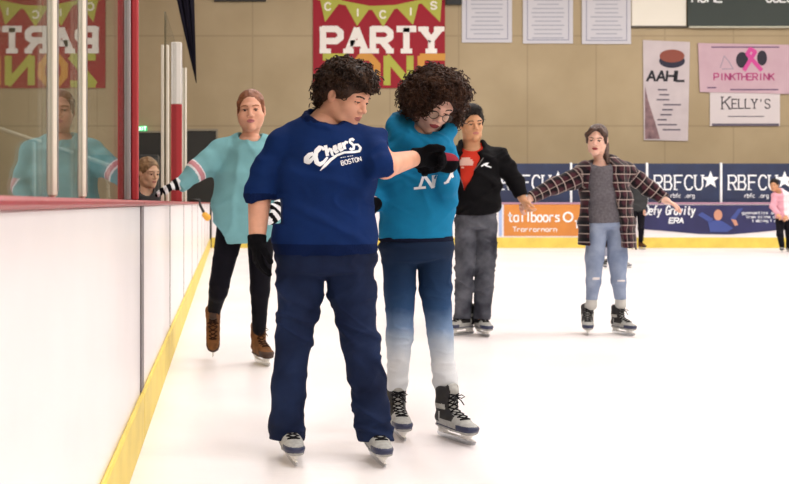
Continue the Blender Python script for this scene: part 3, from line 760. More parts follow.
def glassmat():
    if 'clear_glass' in MATS: return MATS['clear_glass']
    m = bpy.data.materials.new('clear_glass'); m.use_nodes = True; nt = m.node_tree; nt.nodes.clear()
    N = nt.nodes.new; out = N('ShaderNodeOutputMaterial'); mx = N('ShaderNodeMixShader'); tr = N('ShaderNodeBsdfTransparent'); gl = N('ShaderNodeBsdfGlossy')
    tr.inputs['Color'].default_value = (.84, .88, .85, 1); gl.inputs['Roughness'].default_value = 0.0
    ge = N('ShaderNodeNewGeometry'); dt = N('ShaderNodeVectorMath'); dt.operation = 'DOT_PRODUCT'
    nt.links.new(ge.outputs['Normal'], dt.inputs[0]); nt.links.new(ge.outputs['Incoming'], dt.inputs[1])
    ab = N('ShaderNodeMath'); ab.operation = 'ABSOLUTE'; nt.links.new(dt.outputs['Value'], ab.inputs[0])
    su = N('ShaderNodeMath'); su.operation = 'SUBTRACT'; su.inputs[0].default_value = 1; nt.links.new(ab.outputs[0], su.inputs[1])
    po = N('ShaderNodeMath'); po.operation = 'POWER'; po.inputs[1].default_value = 5; nt.links.new(su.outputs[0], po.inputs[0])
    ma = N('ShaderNodeMath'); ma.operation = 'MULTIPLY_ADD'; ma.inputs[1].default_value = .96; ma.inputs[2].default_value = .04; nt.links.new(po.outputs[0], ma.inputs[0])
    nt.links.new(ma.outputs[0], mx.inputs['Fac']); nt.links.new(tr.outputs[0], mx.inputs[1]); nt.links.new(gl.outputs[0], mx.inputs[2]); nt.links.new(mx.outputs[0], out.inputs['Surface'])
    MATS['clear_glass'] = m; return m

# ---- woman in the pale teal top with one glove on the rail
def teal_woman():
    TEAL = mat('top_pale_teal', '76a9b0', .85, var=.07, vscale=8, bump=.15, bscale=200)
    STR = mat('stripe_white', 'e4e0e4', .8); PNK = mat('stripe_pink', 'c58a92', .8)
    LEG = mat('leggings_black', '0c0b13', .75, var=.15)
    f = Figure('woman in long pale teal top and black leggings with a striped glove on the rail', 6.98, foot=262, vox=.0065)
    f.head(251, 110.5, 0, -4, 5, -2, 1.10, (250, 138, .02), .048, eye_open=.0065, skin='rosy', lip=mat('lips_pink', 'b0656a', .45), brow=mat('brow_light', '8a5a40', .8), vox=.003, look=(0, 0), full=1)
    torso = [(250, 139, .02, .09, .075), (250, 152, .01, .165, .11), (249, 174, 0, .175, .125), (248, 205, 0, .185, .13), (248, 225, 0, .17, .125)]
    lsh, lel, lwr = f(221, 152, .02), f(196, 170, -.05), f(178, 184, -.10)
    rsh, rel, rwr = f(279, 152, .02), f(291, 188, .0), f(279, 206, -.20)
    arms = [([lsh, lel, lwr], [.05, .042, .03]), ([rsh, rel, rwr], [.05, .042, .03])]
    ank = f(213, 318, .16)
    legs = [([f(231, 230), f(219, 283, -.04), ank], [.08, .055, .038]), ([f(261, 230), f(260, 290, -.02), f(259, 330, .04)], [.08, .055, .038])]
    ha = ((-1, -.15, -.33), (-.35, -.1, -1), (0, -1, -.5)); hb = ((-.3, -.7, -.7), (-.6, 0, -.5), (0, -1, .4))
    f.body(torso, arms, legs, extra=(lambda G: hand(G, lwr, *ha, curl=(8, 12, 12)), lambda G: hand(G, rwr, *hb, curl=(15, 20, 15))))
    def stripes(w, a):
        a = nz(a); return lambda C: (np.sin(((C - w) @ a + .02) * 130) > .15).astype(int)
    for w, h, c in ((lwr, ha, (8, 12, 12)), (rwr, hb, (15, 20, 15))):
        G = Field(); hand(G, w, *h, r=.005, curl=c); G.C(w - nz(h[0])*.03, w, .036, .036)
        f.garment('glove', G, [GLOVEB, mat('glove_white_knit', 'dcdcdf', .9)], stripes(w, h[0]), vox=.0035)
    F = Field()
    sweep(F, [(f(250, 140, .02), (.09, .08)), (f(250, 152, .01), (.17, .12)), (f(249, 175), (.205, .14)), (f(248, 205), (.222, .155)), (f(247, 238), (.222, .165)), (f(247, 250), (.215, .165))], k=.05, cap=.05)
    F.C(f(236, 143, .02), lsh, .05, .068, k=.05); F.C(f(266, 143, .02), rsh, .05, .068, k=.05)
    chain(F, [lsh, f(208, 163, -.02), lel, f(180, 186, -.09)], [.075, .068, .057, .046], k=.04)
    chain(F, [rsh, f(287, 175, 0), rel, f(281, 203, -.16)], [.075, .062, .055, .044], k=.04)
    F.cut(f(179, 187, -.09), lwr-lel, .07); F.cut(f(280.5, 203.5, -.165), rwr-rel, .07)
    F.cut(f(244, 242, 0), (.05, 0, -1), .35); F.cut(f(222, 232, 0), (-.72, 0, -.7), .14); F.cut(f(274, 232, 0), (.72, 0, -.7), .14)
    F.E(f(250, 135, -.01), (.075, .09, .06), None, .01, 's'); collar(F, f(250, 141, .0), .078, .078, .010, .02)
    F.wrinkle((4, 4, 2.5), .012, 22, SHR).wrinkle((7, 7, 6), .006, 28, SHL)
    def mf(C):
        m = np.zeros(len(C), int)
        for w, e in ((lwr, lel), (rwr, rel)):
            a = nz(w - e); t = (C - e) @ a; r = np.linalg.norm(C - e - t[:, None]*a, axis=1)
            m[(r < .085) & (t > -.018) & (t < .036)] = 1; m[(r < .085) & (t > -.01) & (t < .022)] = 2
        return m
    f.garment('long_top', F, [TEAL, STR, PNK], mf)
    F = Field()
    sweep(F, [(f(246, 222), (.165, .12)), (f(246, 232), (.16, .12))], k=.03, cap=.03)
    chain(F, [f(231, 228), f(219.5, 283, -.04), f(218, 292, -.02), ank + (0, 0, .02)], [.092, .062, .057, .040], k=.02)
    chain(F, [f(261, 228), f(260, 290, -.02), f(259, 329, .04)], [.092, .061, .042], k=.02)
    F.wrinkle((10, 10, 22), .003, 3)
    f.garment('leggings', F, LEG)
    F = Field(); L = f.L(F)
    L.E((0, -.024, .040), (.080, .098, .085)).E((0, -.10, .055), (.04, .04, .04), k=.03)
    L.E((0, .095, .012), (.064, .080, .070), k=.01, op='s').E((0, .06, -.06), (.10, .08, .075), k=.01, op='s'); L.wr = F.wrinkle((60, 20, 60), .004, 3)
    for s in (-1, 1): F.C(L.p((s*.066, .028, .05)), L.p((s*.072, .012, -.01)), .014, .008, k=.01)
    f.hair(F, HAIRR, .004)
    R = frame(0, 52); up = R[:, 2]
    skate(f.P, ank - up*.19, (0, -1), 52, 'brown', 1.04)
    skate(f.P, f(260, VY)*(1, 1, 0) + (0, .07, 0), (.32, -1), 0, 'brown', 1.04)
    return f

# ---- man in the black jacket
def jacket_man():
    BLK = mat('jacket_black', '0b0a0d', .8, var=.2, bump=.2, bscale=150); REDT = mat('tshirt_red', 'c23526', .85, var=.08)
    GJ = mat('denim_washed_black', '2b2c35', .85, col2='62646d', vscale=6, bump=.2, bscale=200)
    f = Figure('man in black zipped jacket over red t-shirt holding hands with the woman in plaid', 8.55, foot=474, vox=.007)
    f.head(472, 124, 0, 4, 8, -4, 1.08, (472, 150, .03), .062, eye_open=.005, skin='tan', brow=HAIRK, fem=0, vox=.003, look=(0, 0))
    torso = [(472, 150, .03, .11, .085), (476, 162, .01, .175, .115), (475, 182, 0, .165, .120), (475, 205, 0, .16, .118), (476, 218, 0, .15, .115)]
    lsh, lel, lwr = f(453, 158, .02), f(447, 190, .04), f(440, 210, -.08)
    rsh, rel, rwr = f(497, 157, .02), f(514, 180, .03), f(522.5, 199, -.04)
    hr = ((.35, -.25, -.9), (.8, .1, .3), (-.2, -1, 0))
    arms = [([lsh, lel, lwr], [.055, .045, .032]), ([rsh, rel, rwr], [.055, .045, .032])]
    legs = [([f(466, 236), f(465, 280, -.02), f(463, 322, .03)], [.085, .06, .042]), ([f(485, 236), f(484, 282, -.03), f(481.5, 324, 0)], [.085, .06, .042])]
    f.body(torso, arms, legs, extra=(lambda G: hand(G, rwr, *hr, curl=(30, 35, 25)), lambda G: hand(G, lwr, (-.2, -.2, -1), (1, 0, 0), (0, -1, 0), curl=(20, 25, 20))))
    def shell(F, g):
        sweep(F, [(f(472, 149, .03), (.10+g, .085+g)), (f(476, 161, .01), (.165+g, .115+g)), (f(475, 182), (.165+g, .122+g)), (f(475, 205), (.168+g, .125+g)), (f(476, 213), (.165+g, .122+g))], k=.05, cap=.04)
    F = Field(); shell(F, .0); F.cut(f(475, 200, 0), (0, 0, -1), .3); F.E(f(472, 145, -.02), (.072, .10, .055), None, .01, 's')
    f.garment('t_shirt', F, REDT, tree=True)
    tr = f.tree
    F = Field(); shell(F, .020)
    F.C(f(460, 152, .03), lsh, .06, .075, k=.05); F.C(f(484, 152, .03), rsh, .06, .075, k=.05)
    chain(F, [lsh, lel, f(441, 206, -.06)], [.078, .062, .05], k=.04)
    chain(F, [rsh, f(507, 169, .03), rel, f(521, 196, -.03)], [.076, .066, .060, .050], k=.04)
    F.cut(f(521.3, 196.5, -.03), rwr-rel, .075); F.cut(f(475.5, 214, 0), (0, 0, -1), .3)
    F.E(f(472, 147, -.02), (.095, .10, .06), None, .01, 's')
    F.S(f(471.5, 143, -.2), f(466, 190, -.16), (.150, .17), (.012, .10), x=(1, 0, 0), k=.008, op='s', cap=.02)
    for s in (-1, 1): F.C(f(472 + s*10, 143, .01), f(472 + s*14, 152, -.07), .026, .02, k=.02)
    F.C(f(462, 143, .01), f(482, 143, .01), .03, .03, k=.02); F.C(f(472, 152, 0), f(472, 126, -.02), .068, .072, k=.008, op='s')
    F.wrinkle((4, 4, 8), .013, 32, SHR).wrinkle((6, 6, 16), .008, 38, SHL)
    s = f.garment('jacket', F, BLK, tree=True)
    q = lambda L: [(445 + x/5.69, 135 + y/5.69) for x, y in L]
    decal('breast_logo', [(q([(210, 178), (228, 166), (250, 160), (232, 172), (270, 184)]), [1.4, 2, 1])], f.tree, WHITEP, s, lambda x, y: f(x, y, -.15))
    decal('zip', [(q([(220, 130), (190, 175), (150, 225), (125, 262), (112, 300)]), 1.0), (q([(60, 160), (85, 215), (112, 300)]), .8)], f.tree, mat('zip_grey', '6d6668', .5, metal=.5), s, lambda x, y: f(x, y, -.15))
    ts = [c for c in f.P.children if c.name.startswith('t_shirt')][0]
    decal('chest_print', [(q([(106, 133), (150, 133)]), 2.4), (q([(96, 144), (162, 144)]), 2.4), (q([(92, 155), (168, 155)]), 2.4), (q([(92, 166), (165, 166)]), 2.2), (q([(104, 182), (118, 184)]), 1.6)], tr, mat('print_pale_pink', 'd9b0a4', .8), ts, lambda x, y: f(x, y, -.15))
    F = Field()
    sweep(F, [(f(476, 212), (.155, .115)), (f(476, 226), (.155, .12))], k=.03, cap=.03)
    chain(F, [f(466, 224), f(465, 258), f(464.5, 285, -.03), f(463.5, 300, -.01), f(462, 324, .02)], [.086, .078, .068, .064, .066], k=.010)
    chain(F, [f(486, 224), f(485, 258), f(484, 287, -.04), f(483, 300, -.02), f(481.5, 325, .0)], [.088, .082, .073, .068, .066], k=.010)
    F.cut(f(463, 319, .02), (0, -.1, -1), .13); F.cut(f(481.5, 320, 0), (0, -.1, -1), .13)
    F.wrinkle((6, 6, 16), .013, 4, SHR).wrinkle((8, 8, 26), .009, 9, SHL)
    f.garment('jeans', F, GJ)
    F = Field(); L = f.L(F)
    L.E((0, -.026, .048), (.083, .102, .088)).E((0, .04, .105), (.062, .045, .036), k=.025).E((0, -.01, .12), (.05, .06, .03), k=.02)
    L.E((0, .10, .008), (.066, .080, .074), k=.008, op='s').E((0, .05, -.07), (.11, .10, .082), k=.008, op='s')
    for s_ in (-1, 1): F.C(L.p((s_*.071, .010, .04)), L.p((s_*.073, .002, -.012)), .012, .007, k=.01)
    F.wrinkle((45, 45, 45), .008, 3)
    f.hair(F, HAIRK, .004, (420, dict(length=(.014, .030), hr=(.002, .004), tr=.0032, down=-.1)), 9, lambda p: (lambda q: q[1] > .03 and q[2] < .075 or q[2] < .02)(((p - f.ho) @ f.hR)))
    skate(f.P, f(466, VY)*(1, 1, 0) + (0, .04, 0), (-.75, -.55), 0, 'dark', 1.1)
    skate(f.P, f(482, VY)*(1, 1, 0) + (0, .04, 0), (.10, -1), 0, 'dark', 1.1)
    return f

def plaid_mat():
    m = mat('flannel_plaid', '2a1c22', .9, sheen=.2)
    nt = m.node_tree; b = nt.nodes['Principled BSDF']; at = nt.nodes.new('ShaderNodeAttribute'); at.attribute_name = 'cloth_uv'
    sp = nt.nodes.new('ShaderNodeSeparateXYZ'); nt.links.new(at.outputs['Vector'], sp.inputs[0])
    def math_(op, a, v=None, w=None):
        n = nt.nodes.new('ShaderNodeMath'); n.operation = op; nt.links.new(a, n.inputs[0])
        if v is not None:
            if hasattr(v, 'is_output'): nt.links.new(v, n.inputs[1])
            else: n.inputs[1].default_value = v
        return n.outputs[0]
    def band(src, per, lo, hi):
        fr = math_('FRACT', math_('DIVIDE', src, per)); a = math_('GREATER_THAN', fr, lo); c = math_('LESS_THAN', fr, hi); return math_('MULTIPLY', a, c)
    col = None
    def mix(fac, c1, c2, strength=1.0):
        n = nt.nodes.new('ShaderNodeMix'); n.data_type = 'RGBA'
        f = math_('MULTIPLY', fac, strength); nt.links.new(f, n.inputs[0])
        if isinstance(c1, tuple): n.inputs[6].default_value = c1
        else: nt.links.new(c1, n.inputs[6])
        n.inputs[7].default_value = c2; return n.outputs[2]
    U, V = sp.outputs['X'], sp.outputs['Y']
    c = mix(band(U, .066, .0, .42), lin('120d12'), lin('46202a'), .7)
    c = mix(band(V, .066, .0, .42), c, lin('46202a'), .55)
    c = mix(band(U, .066, .52, .86), c, lin('0d0b12'), .75); c = mix(band(V, .066, .52, .86), c, lin('0d0b12'), .65)
    c = mix(band(U, .066, .44, .56), c, lin('a8968f'), .45); c = mix(band(V, .066, .44, .58), c, lin('b5a39c'), .6)
    nt.links.new(c, b.inputs['Base Color']); return m

# ---- woman in the open plaid shirt
def plaid_woman():
    TEE = mat('tee_grey', '5c585e', .9, col2='6c686e', vscale=60); LJ = mat('denim_light', '72809c', .85, col2='97a3ba', vscale=7, bump=.2, bscale=200)
    f = Figure('woman in open plaid flannel shirt, grey tee and light ripped jeans with arms spread', 8.62, foot=605, vox=.0065)
    f.head(597, 139.5, -.02, -28, 13, 4, .96, (602, 162, .03), .050, eye_open=.005, skin='pale', lip=LIPR, brow=HAIRB, vox=.003, look=(.2, 0))
    torso = [(603, 162, .03, .09, .075), (604, 172, .01, .155, .105), (605, 195, 0, .150, .11), (606, 212, 0, .148, .11), (607, 220, 0, .14, .11)]
    lsh, lel, lwr = f(583, 172, .01), f(555, 185, .0), f(529, 199, -.05)
    rsh, rel, rwr = f(627, 172, .01), f(648, 189, .02), f(665, 200, -.04)
    hl = ((-.75, -.1, -.75), (.5, .3, -.6), (-.2, -1, 0)); hr = ((.85, -.1, -.45), (-.3, 0, -.9), (.1, -1, 0))
    arms = [([lsh, lel, lwr], [.048, .038, .028]), ([rsh, rel, rwr], [.048, .038, .028])]
    legs = [([f(596, 236), f(593, 280, -.02), f(591, 306, .02)], [.08, .05, .035]), ([f(617, 236), f(618, 280, -.02), f(621, 306, .02)], [.08, .05, .035])]
    f.body(torso, arms, legs, extra=(lambda G: hand(G, lwr, *hl, curl=(32, 40, 30)), lambda G: hand(G, rwr, *hr, curl=(12, 16, 12))))
    F = Field(); sweep(F, [(f(603, 161, .03), (.09, .08)), (f(604, 171, .01), (.155, .108)), (f(605, 195), (.155, .115)), (f(606, 215), (.158, .115)), (f(606, 228), (.158, .12))], k=.05, cap=.04)
    F.cut(f(606, 223, 0), (0, 0, -1), .3); F.E(f(601, 160, -.03), (.070, .09, .065), None, .01, 's'); collar(F, f(601.5, 167, .0), .076, .08, .009, .02); F.wrinkle((5, 5, 9), .006, 42)
    f.garment('t_shirt', F, TEE)
    F = Field()
    secs = [(f(604, 160, .03), (.09, .085)), (f(605, 170, .01), (.175, .125)), (f(606, 195), (.195, .135)), (f(606.5, 222), (.218, .15)), (f(607, 250), (.232, .16))]
    sweep(F, secs, k=.05, cap=.04)
    F.C(f(592, 166, .02), lsh, .05, .066, k=.05); F.C(f(616, 166, .02), rsh, .05, .066, k=.05)
    chain(F, [lsh, f(570, 180, .0), lel, f(532, 197.5, -.04)], [.070, .066, .060, .050], k=.04)
    chain(F, [rsh, f(638, 180, .01), rel, f(663, 199, -.035)], [.070, .064, .058, .046], k=.04)
    F.cut(f(531.5, 197.8, -.045), lwr-lel, .075); F.cut(f(663.5, 199.3, -.036), rwr-rel, .075)
    F.cut(f(590, 246, 0), (-.05, 0, -1), .35)
    F.S(f(603.5, 158, -.16), f(604, 190, -.16), (.085, .19), (.100, .2), k=.01, op='s', cap=.03)
    F.S(f(604, 190, -.16), f(611, 262, -.16), (.100, .2), (.135, .22), k=.01, op='s', cap=.05)
    F.C(f(602, 168, .01), f(599, 140, -.03), .066, .070, k=.01, op='s')
    F.wrinkle((4, 4, 4), .012, 52, SHR).wrinkle((7, 7, 10), .006, 58, SHL)
    def at(V):
        out = np.stack([V[:, 0]*.9 + V[:, 1]*.55, V[:, 2], V[:, 1]], -1) + 10
        for a, b in ((lsh, lwr), (rsh, rwr)):
            ax = nz(b - a); L = np.linalg.norm(b-a); t = (V - a) @ ax; q = V - a - t[:, None]*ax; r = np.linalg.norm(q, axis=1)
            up = nz(np.cross(ax, (0, 1, 0))); m = (t > .06) & (r < .13) & (t < L + .1)
            out[m, 0] = (q[m] @ up) + 10; out[m, 1] = t[m] + 10
        return out
    fl = f.garment('plaid_shirt', F, plaid_mat(), attr=at)
    F = Field()
    sweep(F, [(f(606.5, 216), (.148, .11)), (f(607, 226), (.158, .12))], k=.03, cap=.03)
    chain(F, [f(597, 226), f(594.5, 258), f(593.5, 281, -.02), f(591.5, 300, .01)], [.082, .070, .055, .043], k=.02)
    chain(F, [f(617, 226), f(617.5, 258), f(618.5, 281, -.02), f(620.5, 300, .01)], [.082, .073, .055, .043], k=.02)
    F.cut(f(591, 299.5, 0), (0, 0, -1), .07); F.cut(f(621, 299.5, 0), (0, 0, -1), .07)
    F.wrinkle((9, 9, 18), .004, 4)
    def rip(C):
        m = np.zeros(len(C), int); k = C[:, 1] < f.d - .04
        for x, y in ((593, 278), (618, 280)):
            p = f(x, y); m[k & (np.abs(C[:, 0]-p[0]) < .028) & (np.abs(C[:, 2]-p[2]) < .007)] = 1
        return m
    f.garment('jeans', F, [LJ, mat('frayed_threads', 'd5cfd0', .9)], rip)
    for x in (591.5, 620.5):
        G = Field(); G.C(f(x, 298, .01), f(x, 305, .01), .040, .042); f.garment('sock', G, mat('sock_grey', 'bdbcb8', .9))
    F = Field(); L = f.L(F)
    L.E((0, -.022, .042), (.082, .098, .084)).E((0, -.09, -.01), (.05, .05, .07), k=.03)
    for s_ in (-1, 1): chain(F, [L.p((s_*.03, .058, .090)), L.p((s_*.066, .040, .045)), L.p((s_*.072, .018, -.02))], [.022, .020, .012], k=.015)
    chain(F, [L.p((-.05, -.06, -.05)), f(606, 156, -.02), f(607.5, 163, -.06)], [.035, .024, .012], k=.02)
    L.E((0, .098, .004), (.058, .078, .086), k=.008, op='s'); F.wrinkle((60, 60, 16), .004, 3)
    f.hair(F, HAIRB, .004)
    skate(f.P, f(590, VY)*(1, 1, 0) + (0, .06, 0), (-.30, -1), 0, 'dark', 1.02)
    skate(f.P, f(620.5, VY)*(1, 1, 0) + (0, .02, 0), (.30, -1), 0, 'dark', 1.02)
    return f

# ---- smaller figures
def simple(label, d, hd, torso, arms, legs, top, pants, hairm, skin='fair', yaw=0, pitch=5, sc=1.0, vox=.012, feet=None, foot=300, hem=None, bare=False, top_name='jacket', boots='dark', scs=1.0, panel=None):
    f = Figure(label, d, foot=foot, vox=vox)
    f.head(hd[0], hd[1], hd[2], yaw, pitch, 0, sc, (torso[0][0], torso[0][1], torso[0][2]), .048*sc, skin=skin, brow=hairm, vox=vox*.5)
    k = scs
    A = [([f(*p) for p in a], [.05*k, .042*k, .03*k]) for a in arms]
    L = [([f(*p) for p in l], [.075*k, .052*k, .038*k]) for l in legs]
    hs = []
    for a in A:
        dr = nz(a[0][2] - a[0][1]); hs.append(lambda G, w=a[0][2], dr=dr: hand(G, w, dr, (0, .3, -1) if abs(dr[2]) < .7 else (1, 0, 0), (0, -1, .1), sc=k, curl=(20, 25, 20)))
    f.body(torso, A, L, extra=hs)
    F = Field(); sweep(F, [(f(*t[:3]), (t[3]*1.06, t[4]*1.08)) for t in torso], k=.05, cap=.05)
    for a, r in A: F.C(f(*torso[0][:3]), a[0], .05*k, .065*k, k=.04); chain(F, [a[0], a[1], a[1] + (a[2]-a[1])*.92], [.068*k, .058*k, .045*k], k=.03)
    F.wrinkle((5, 5, 8), .010, 61)
    F.C(f(torso[0][0], torso[0][1]+2, -.02), f(hd[0], hd[1], 0), .055*sc, .07*sc, k=.01, op='s')
    f.garment(top_name, F, [top, panel or top], (lambda C: (C[:, 0] > f(torso[1][0]-.0, 0)[0]).astype(int)) if panel else None)
    F = Field(); sweep(F, [(f(*t[:3]), (t[3]*1.0, t[4]*1.0)) for t in torso[-2:]], k=.04, cap=.04)
    for l, r in L: chain(F, l, [.088*k, .066*k, .052*k], k=.03)
    F.wrinkle((9, 9, 18), .006, 4); f.garment('trousers', F, pants)
    F = Field(); h = f.L(F); h.E((0, -.024, .045), (.085, .102, .086)).E((0, -.07, -.01), (.07, .05, .08), k=.03); h.E((0, .098, .004), (.062, .08, .080), k=.008, op='s'); F.wrinkle((30, 30, 30), .008, 3)
    f.hair(F, hairm, vox*.6)
    for (x, y, tx, ty) in feet or []: skate(f.P, W(x, VY, d+y)*(1, 1, 0), (tx, ty), 0, boots, scs, vox=.007)
    return f

def small_figures():
    PW = mat('jacket_white_pink', 'e2d6dc', .8, var=.06); PK = mat('jacket_pink', 'd39aa8', .8); BP = mat('trousers_black', '15141a', .8); GT = mat('top_dark_grey', '3a3b3c', .85, var=.15)
    simple('skater in white and pink jacket with black trousers near the far boards', 22.9, (774, 185, 0),
        [(779, 191, .03, .09, .08), (781, 196, .02, .17, .12), (783, 208, 0, .16, .12), (784, 218, 0, .17, .13)],
        [[(775, 196, 0), (773, 207, -.1), (778, 214, -.25)], [(788, 196, 0), (791, 208, 0), (786, 216, -.15)]],
        [[(780, 220, 0), (780, 234, -.1), (782, 246, .05)], [(787, 220, 0), (789, 234, -.05), (789, 246, .05)]],
        PK, BP, HAIRK, 'tan', -35, 15, 1.0, .012, [(782, .1, -.5, -.9), (789, .2, .1, -1)], 783, panel=PW)
    simple('skater in dark grey top and black trousers, half hidden behind the plaid woman', 24.3, (637, 178, 0),
        [(637, 184, .02, .09, .08), (637, 188, .0, .17, .11), (637, 200, 0, .16, .12), (637, 210, 0, .17, .13)],
        [[(630, 188, 0), (628, 200, 0), (629, 210, -.1)], [(644, 188, 0), (645, 200, 0), (644, 210, -.1)]],
        [[(633, 212, 0), (632, 228, -.05), (632, 240, .05)], [(641, 212, 0), (641, 228, -.05), (641, 240, .05)]],
        GT, BP, HAIRD, 'fair', 20, 5, 1.0, .012, [(632, .1, -.2, -1), (641, .1, .2, -1)], 637, top_name='pullover', boots='brown')
    simple('small child skater seen between the legs of the plaid woman', 17.2, (612, 197, 0),
        [(612, 203, .02, .06, .05), (612, 207, 0, .11, .08), (612, 216, 0, .10, .08), (612, 224, 0, .11, .08)],
        [[(607, 207, 0), (605, 215, 0), (607, 222, -.1)], [(617, 207, 0), (619, 215, 0), (618, 222, -.1)]],
        [[(610, 226, 0), (605, 240, 0), (605, 254, .02)], [(614, 226, 0), (621, 241, 0), (624, 255, .1)]],
        GT, mat('trousers_grey', '8b90a0', .8), HAIRD, 'fair', 0, 5, .9, .012, [(605, .0, -.3, -1), (624, .3, .7, -.6)], 612, top_name='pullover', scs=.68)
    f = simple('child with blond-brown hair and dark grey top standing behind the glass', 8.5, (149, 173, 0),
        [(146, 190, .03, .07, .06), (142, 198, .02, .11, .085), (143, 222, 0, .105, .085), (142, 250, 0, .11, .09)],
        [[(133, 198, 0), (130, 222, 0), (130, 240, -.1)], [(151, 199, 0), (148, 220, -.05), (145, 236, -.12)]],
        [[(137, 256, 0), (137, 290, -.03), (137, 322, 0)], [(148, 256, 0), (148, 290, -.03), (148, 322, 0)]],
        mat('top_charcoal', '4a4648', .85, var=.1), mat('trousers_blue', '2b3550', .8), mat('hair_sandy', '7d5c42', .55, col2='a5805f', vscale=40), 'fair', 40, 12, .92, .008, [], 143, top_name='pullover', scs=.8)
    B = Field()
    for x in (137, 148):
        p = W(x, VY, 8.5); p[2] = 0; B.C(p + (0, .03, .045), p + (0, -.14, .035), .04, .033)
        B.C(p + (0, .03, .05), p + (0, .03, .14), .04, .034)
        v, q = B.mesh(.008); B = Field(); mk('shoe', [(v, q)], [mat('shoe_dark', '2a2728', .6)], f.P)

blue_woman(); hoodie_woman(); teal_woman(); jacket_man(); plaid_woman(); small_figures()
# ================================================================ the rink
XL, XR, YB, YF, ZC = -7.0, 26.0, -9.0, 29.3, 8.6
GX = -.452                                     # plane of the near glass
FB = 25.2                                      # face of the far boards

def icemat():
    m = mat('ice', 'f3eeee', .32, spec=.35); nt = m.node_tree; b = nt.nodes['Principled BSDF']
    tc = nt.nodes.new('ShaderNodeTexCoord'); n = nt.nodes.new('ShaderNodeTexNoise'); n.inputs['Scale'].default_value = .7; n.inputs['Detail'].default_value = 6
    r = nt.nodes.new('ShaderNodeValToRGB'); r.color_ramp.elements[0].color = lin('ece5e7'); r.color_ramp.elements[1].color = lin('f6f2f1')
    r.color_ramp.elements[0].position = .35; r.color_ramp.elements[1].position = .65
    nt.links.new(tc.outputs['Object'], n.inputs['Vector']); nt.links.new(n.outputs['Fac'], r.inputs['Fac']); nt.links.new(r.outputs['Color'], b.inputs['Base Color'])
    w = nt.nodes.new('ShaderNodeTexNoise'); w.inputs['Scale'].default_value = 5; w.inputs['Detail'].default_value = 8; w.inputs['Distortion'].default_value = 2
    mp = nt.nodes.new('ShaderNodeMapping'); mp.inputs['Scale'].default_value = (1, 5, 1); mp.inputs['Rotation'].default_value = (0, 0, .5)
    nt.links.new(tc.outputs['Object'], mp.inputs['Vector']); nt.links.new(mp.outputs['Vector'], w.inputs['Vector'])
    bp = nt.nodes.new('ShaderNodeBump'); bp.inputs['Strength'].default_value = .25; bp.inputs['Distance'].default_value = .01
    nt.links.new(w.outputs['Fac'], bp.inputs['Height']); nt.links.new(bp.outputs['Normal'], b.inputs['Normal']); return m
def wallmat():
    m = mat('wall_tan_panels', 'a8906a', .85); nt = m.node_tree; b = nt.nodes['Principled BSDF']
    tc = nt.nodes.new('ShaderNodeTexCoord'); sp = nt.nodes.new('ShaderNodeSeparateXYZ'); nt.links.new(tc.outputs['Object'], sp.inputs[0])
    n = nt.nodes.new('ShaderNodeTexNoise'); n.inputs['Scale'].default_value = .5; n.inputs['Detail'].default_value = 4
    nt.links.new(tc.outputs['Object'], n.inputs['Vector'])
    r = nt.nodes.new('ShaderNodeValToRGB'); r.color_ramp.elements[0].color = lin('a9987a'); r.color_ramp.elements[1].color = lin('b5a486')
    r.color_ramp.elements[0].position = .35; r.color_ramp.elements[1].position = .65
    nt.links.new(n.outputs['Fac'], r.inputs['Fac'])
    def groove(sock, per, off, w):
        a = nt.nodes.new('ShaderNodeMath'); a.operation = 'ADD'; a.inputs[1].default_value = 100*per - off; nt.links.new(sock, a.inputs[0])
        d = nt.nodes.new('ShaderNodeMath'); d.operation = 'MODULO'; d.inputs[1].default_value = per; nt.links.new(a.outputs[0], d.inputs[0])
        l = nt.nodes.new('ShaderNodeMath'); l.operation = 'LESS_THAN'; l.inputs[1].default_value = w; nt.links.new(d.outputs[0], l.inputs[0]); return l.outputs[0]
    mx = nt.nodes.new('ShaderNodeMath'); mx.operation = 'MAXIMUM'
    nt.links.new(groove(sp.outputs['X'], 1.83, .69, .035), mx.inputs[0]); nt.links.new(groove(sp.outputs['Z'], 2.4, .66, .045), mx.inputs[1])
    mm = nt.nodes.new('ShaderNodeMath'); mm.operation = 'MULTIPLY'; mm.inputs[1].default_value = .22; nt.links.new(mx.outputs[0], mm.inputs[0])
    mi = nt.nodes.new('ShaderNodeMix'); mi.data_type = 'RGBA'; nt.links.new(mm.outputs[0], mi.inputs[0]); nt.links.new(r.outputs['Color'], mi.inputs[6]); mi.inputs[7].default_value = lin('5f5240')
    nt.links.new(mi.outputs[2], b.inputs['Base Color']); return m
WALL = wallmat(); ICE = icemat()
BOARD = mat('board_white_plastic', 'e9e4e6', .30, spec=.5, var=.02, vscale=3, bump=.05, bscale=3)
KICK = mat('kick_strip_yellow', 'dcc356', .5, var=.08, vscale=5); CAPR = mat('cap_rail_red', '97383c', .4, var=.06)
SEAM = mat('seam_grey', '7d7577', .6); ALU = mat('aluminium_cream', 'ddd6c8', .45); SILV = mat('aluminium_grey', 'a9a5aa', .35, metal=.6); REDP = mat('post_padding_red', 'a3252b', .6)
CEIL = mat('ceiling_white', 'd8d2c6', .9); CONC = mat('concrete_walkway', '77706a', .8, var=.1, vscale=2)
def sb(name, x0, x1, y0, y1, z0, z1, m):
    return struct(MB().box(x0, x1, y0, y1, z0, z1).build(name, m))
struct(MB().box(-.40, XR-.5, YB+.5, FB+.04, -.06, 0).build('floor_ice', ICE))
sb('floor_walkway', XL, XR, YB, YF+.3, -.20, -.062, CONC)
sb('floor_side', XL, -.402, YB, YF, -.062, 0.0, CONC)
sb('floor_far_side', -.402, XR, FB+.042, YF, -.062, 0.0, CONC)
sb('wall_far', XL, XR, YF, YF+.2, -.06, ZC, WALL)
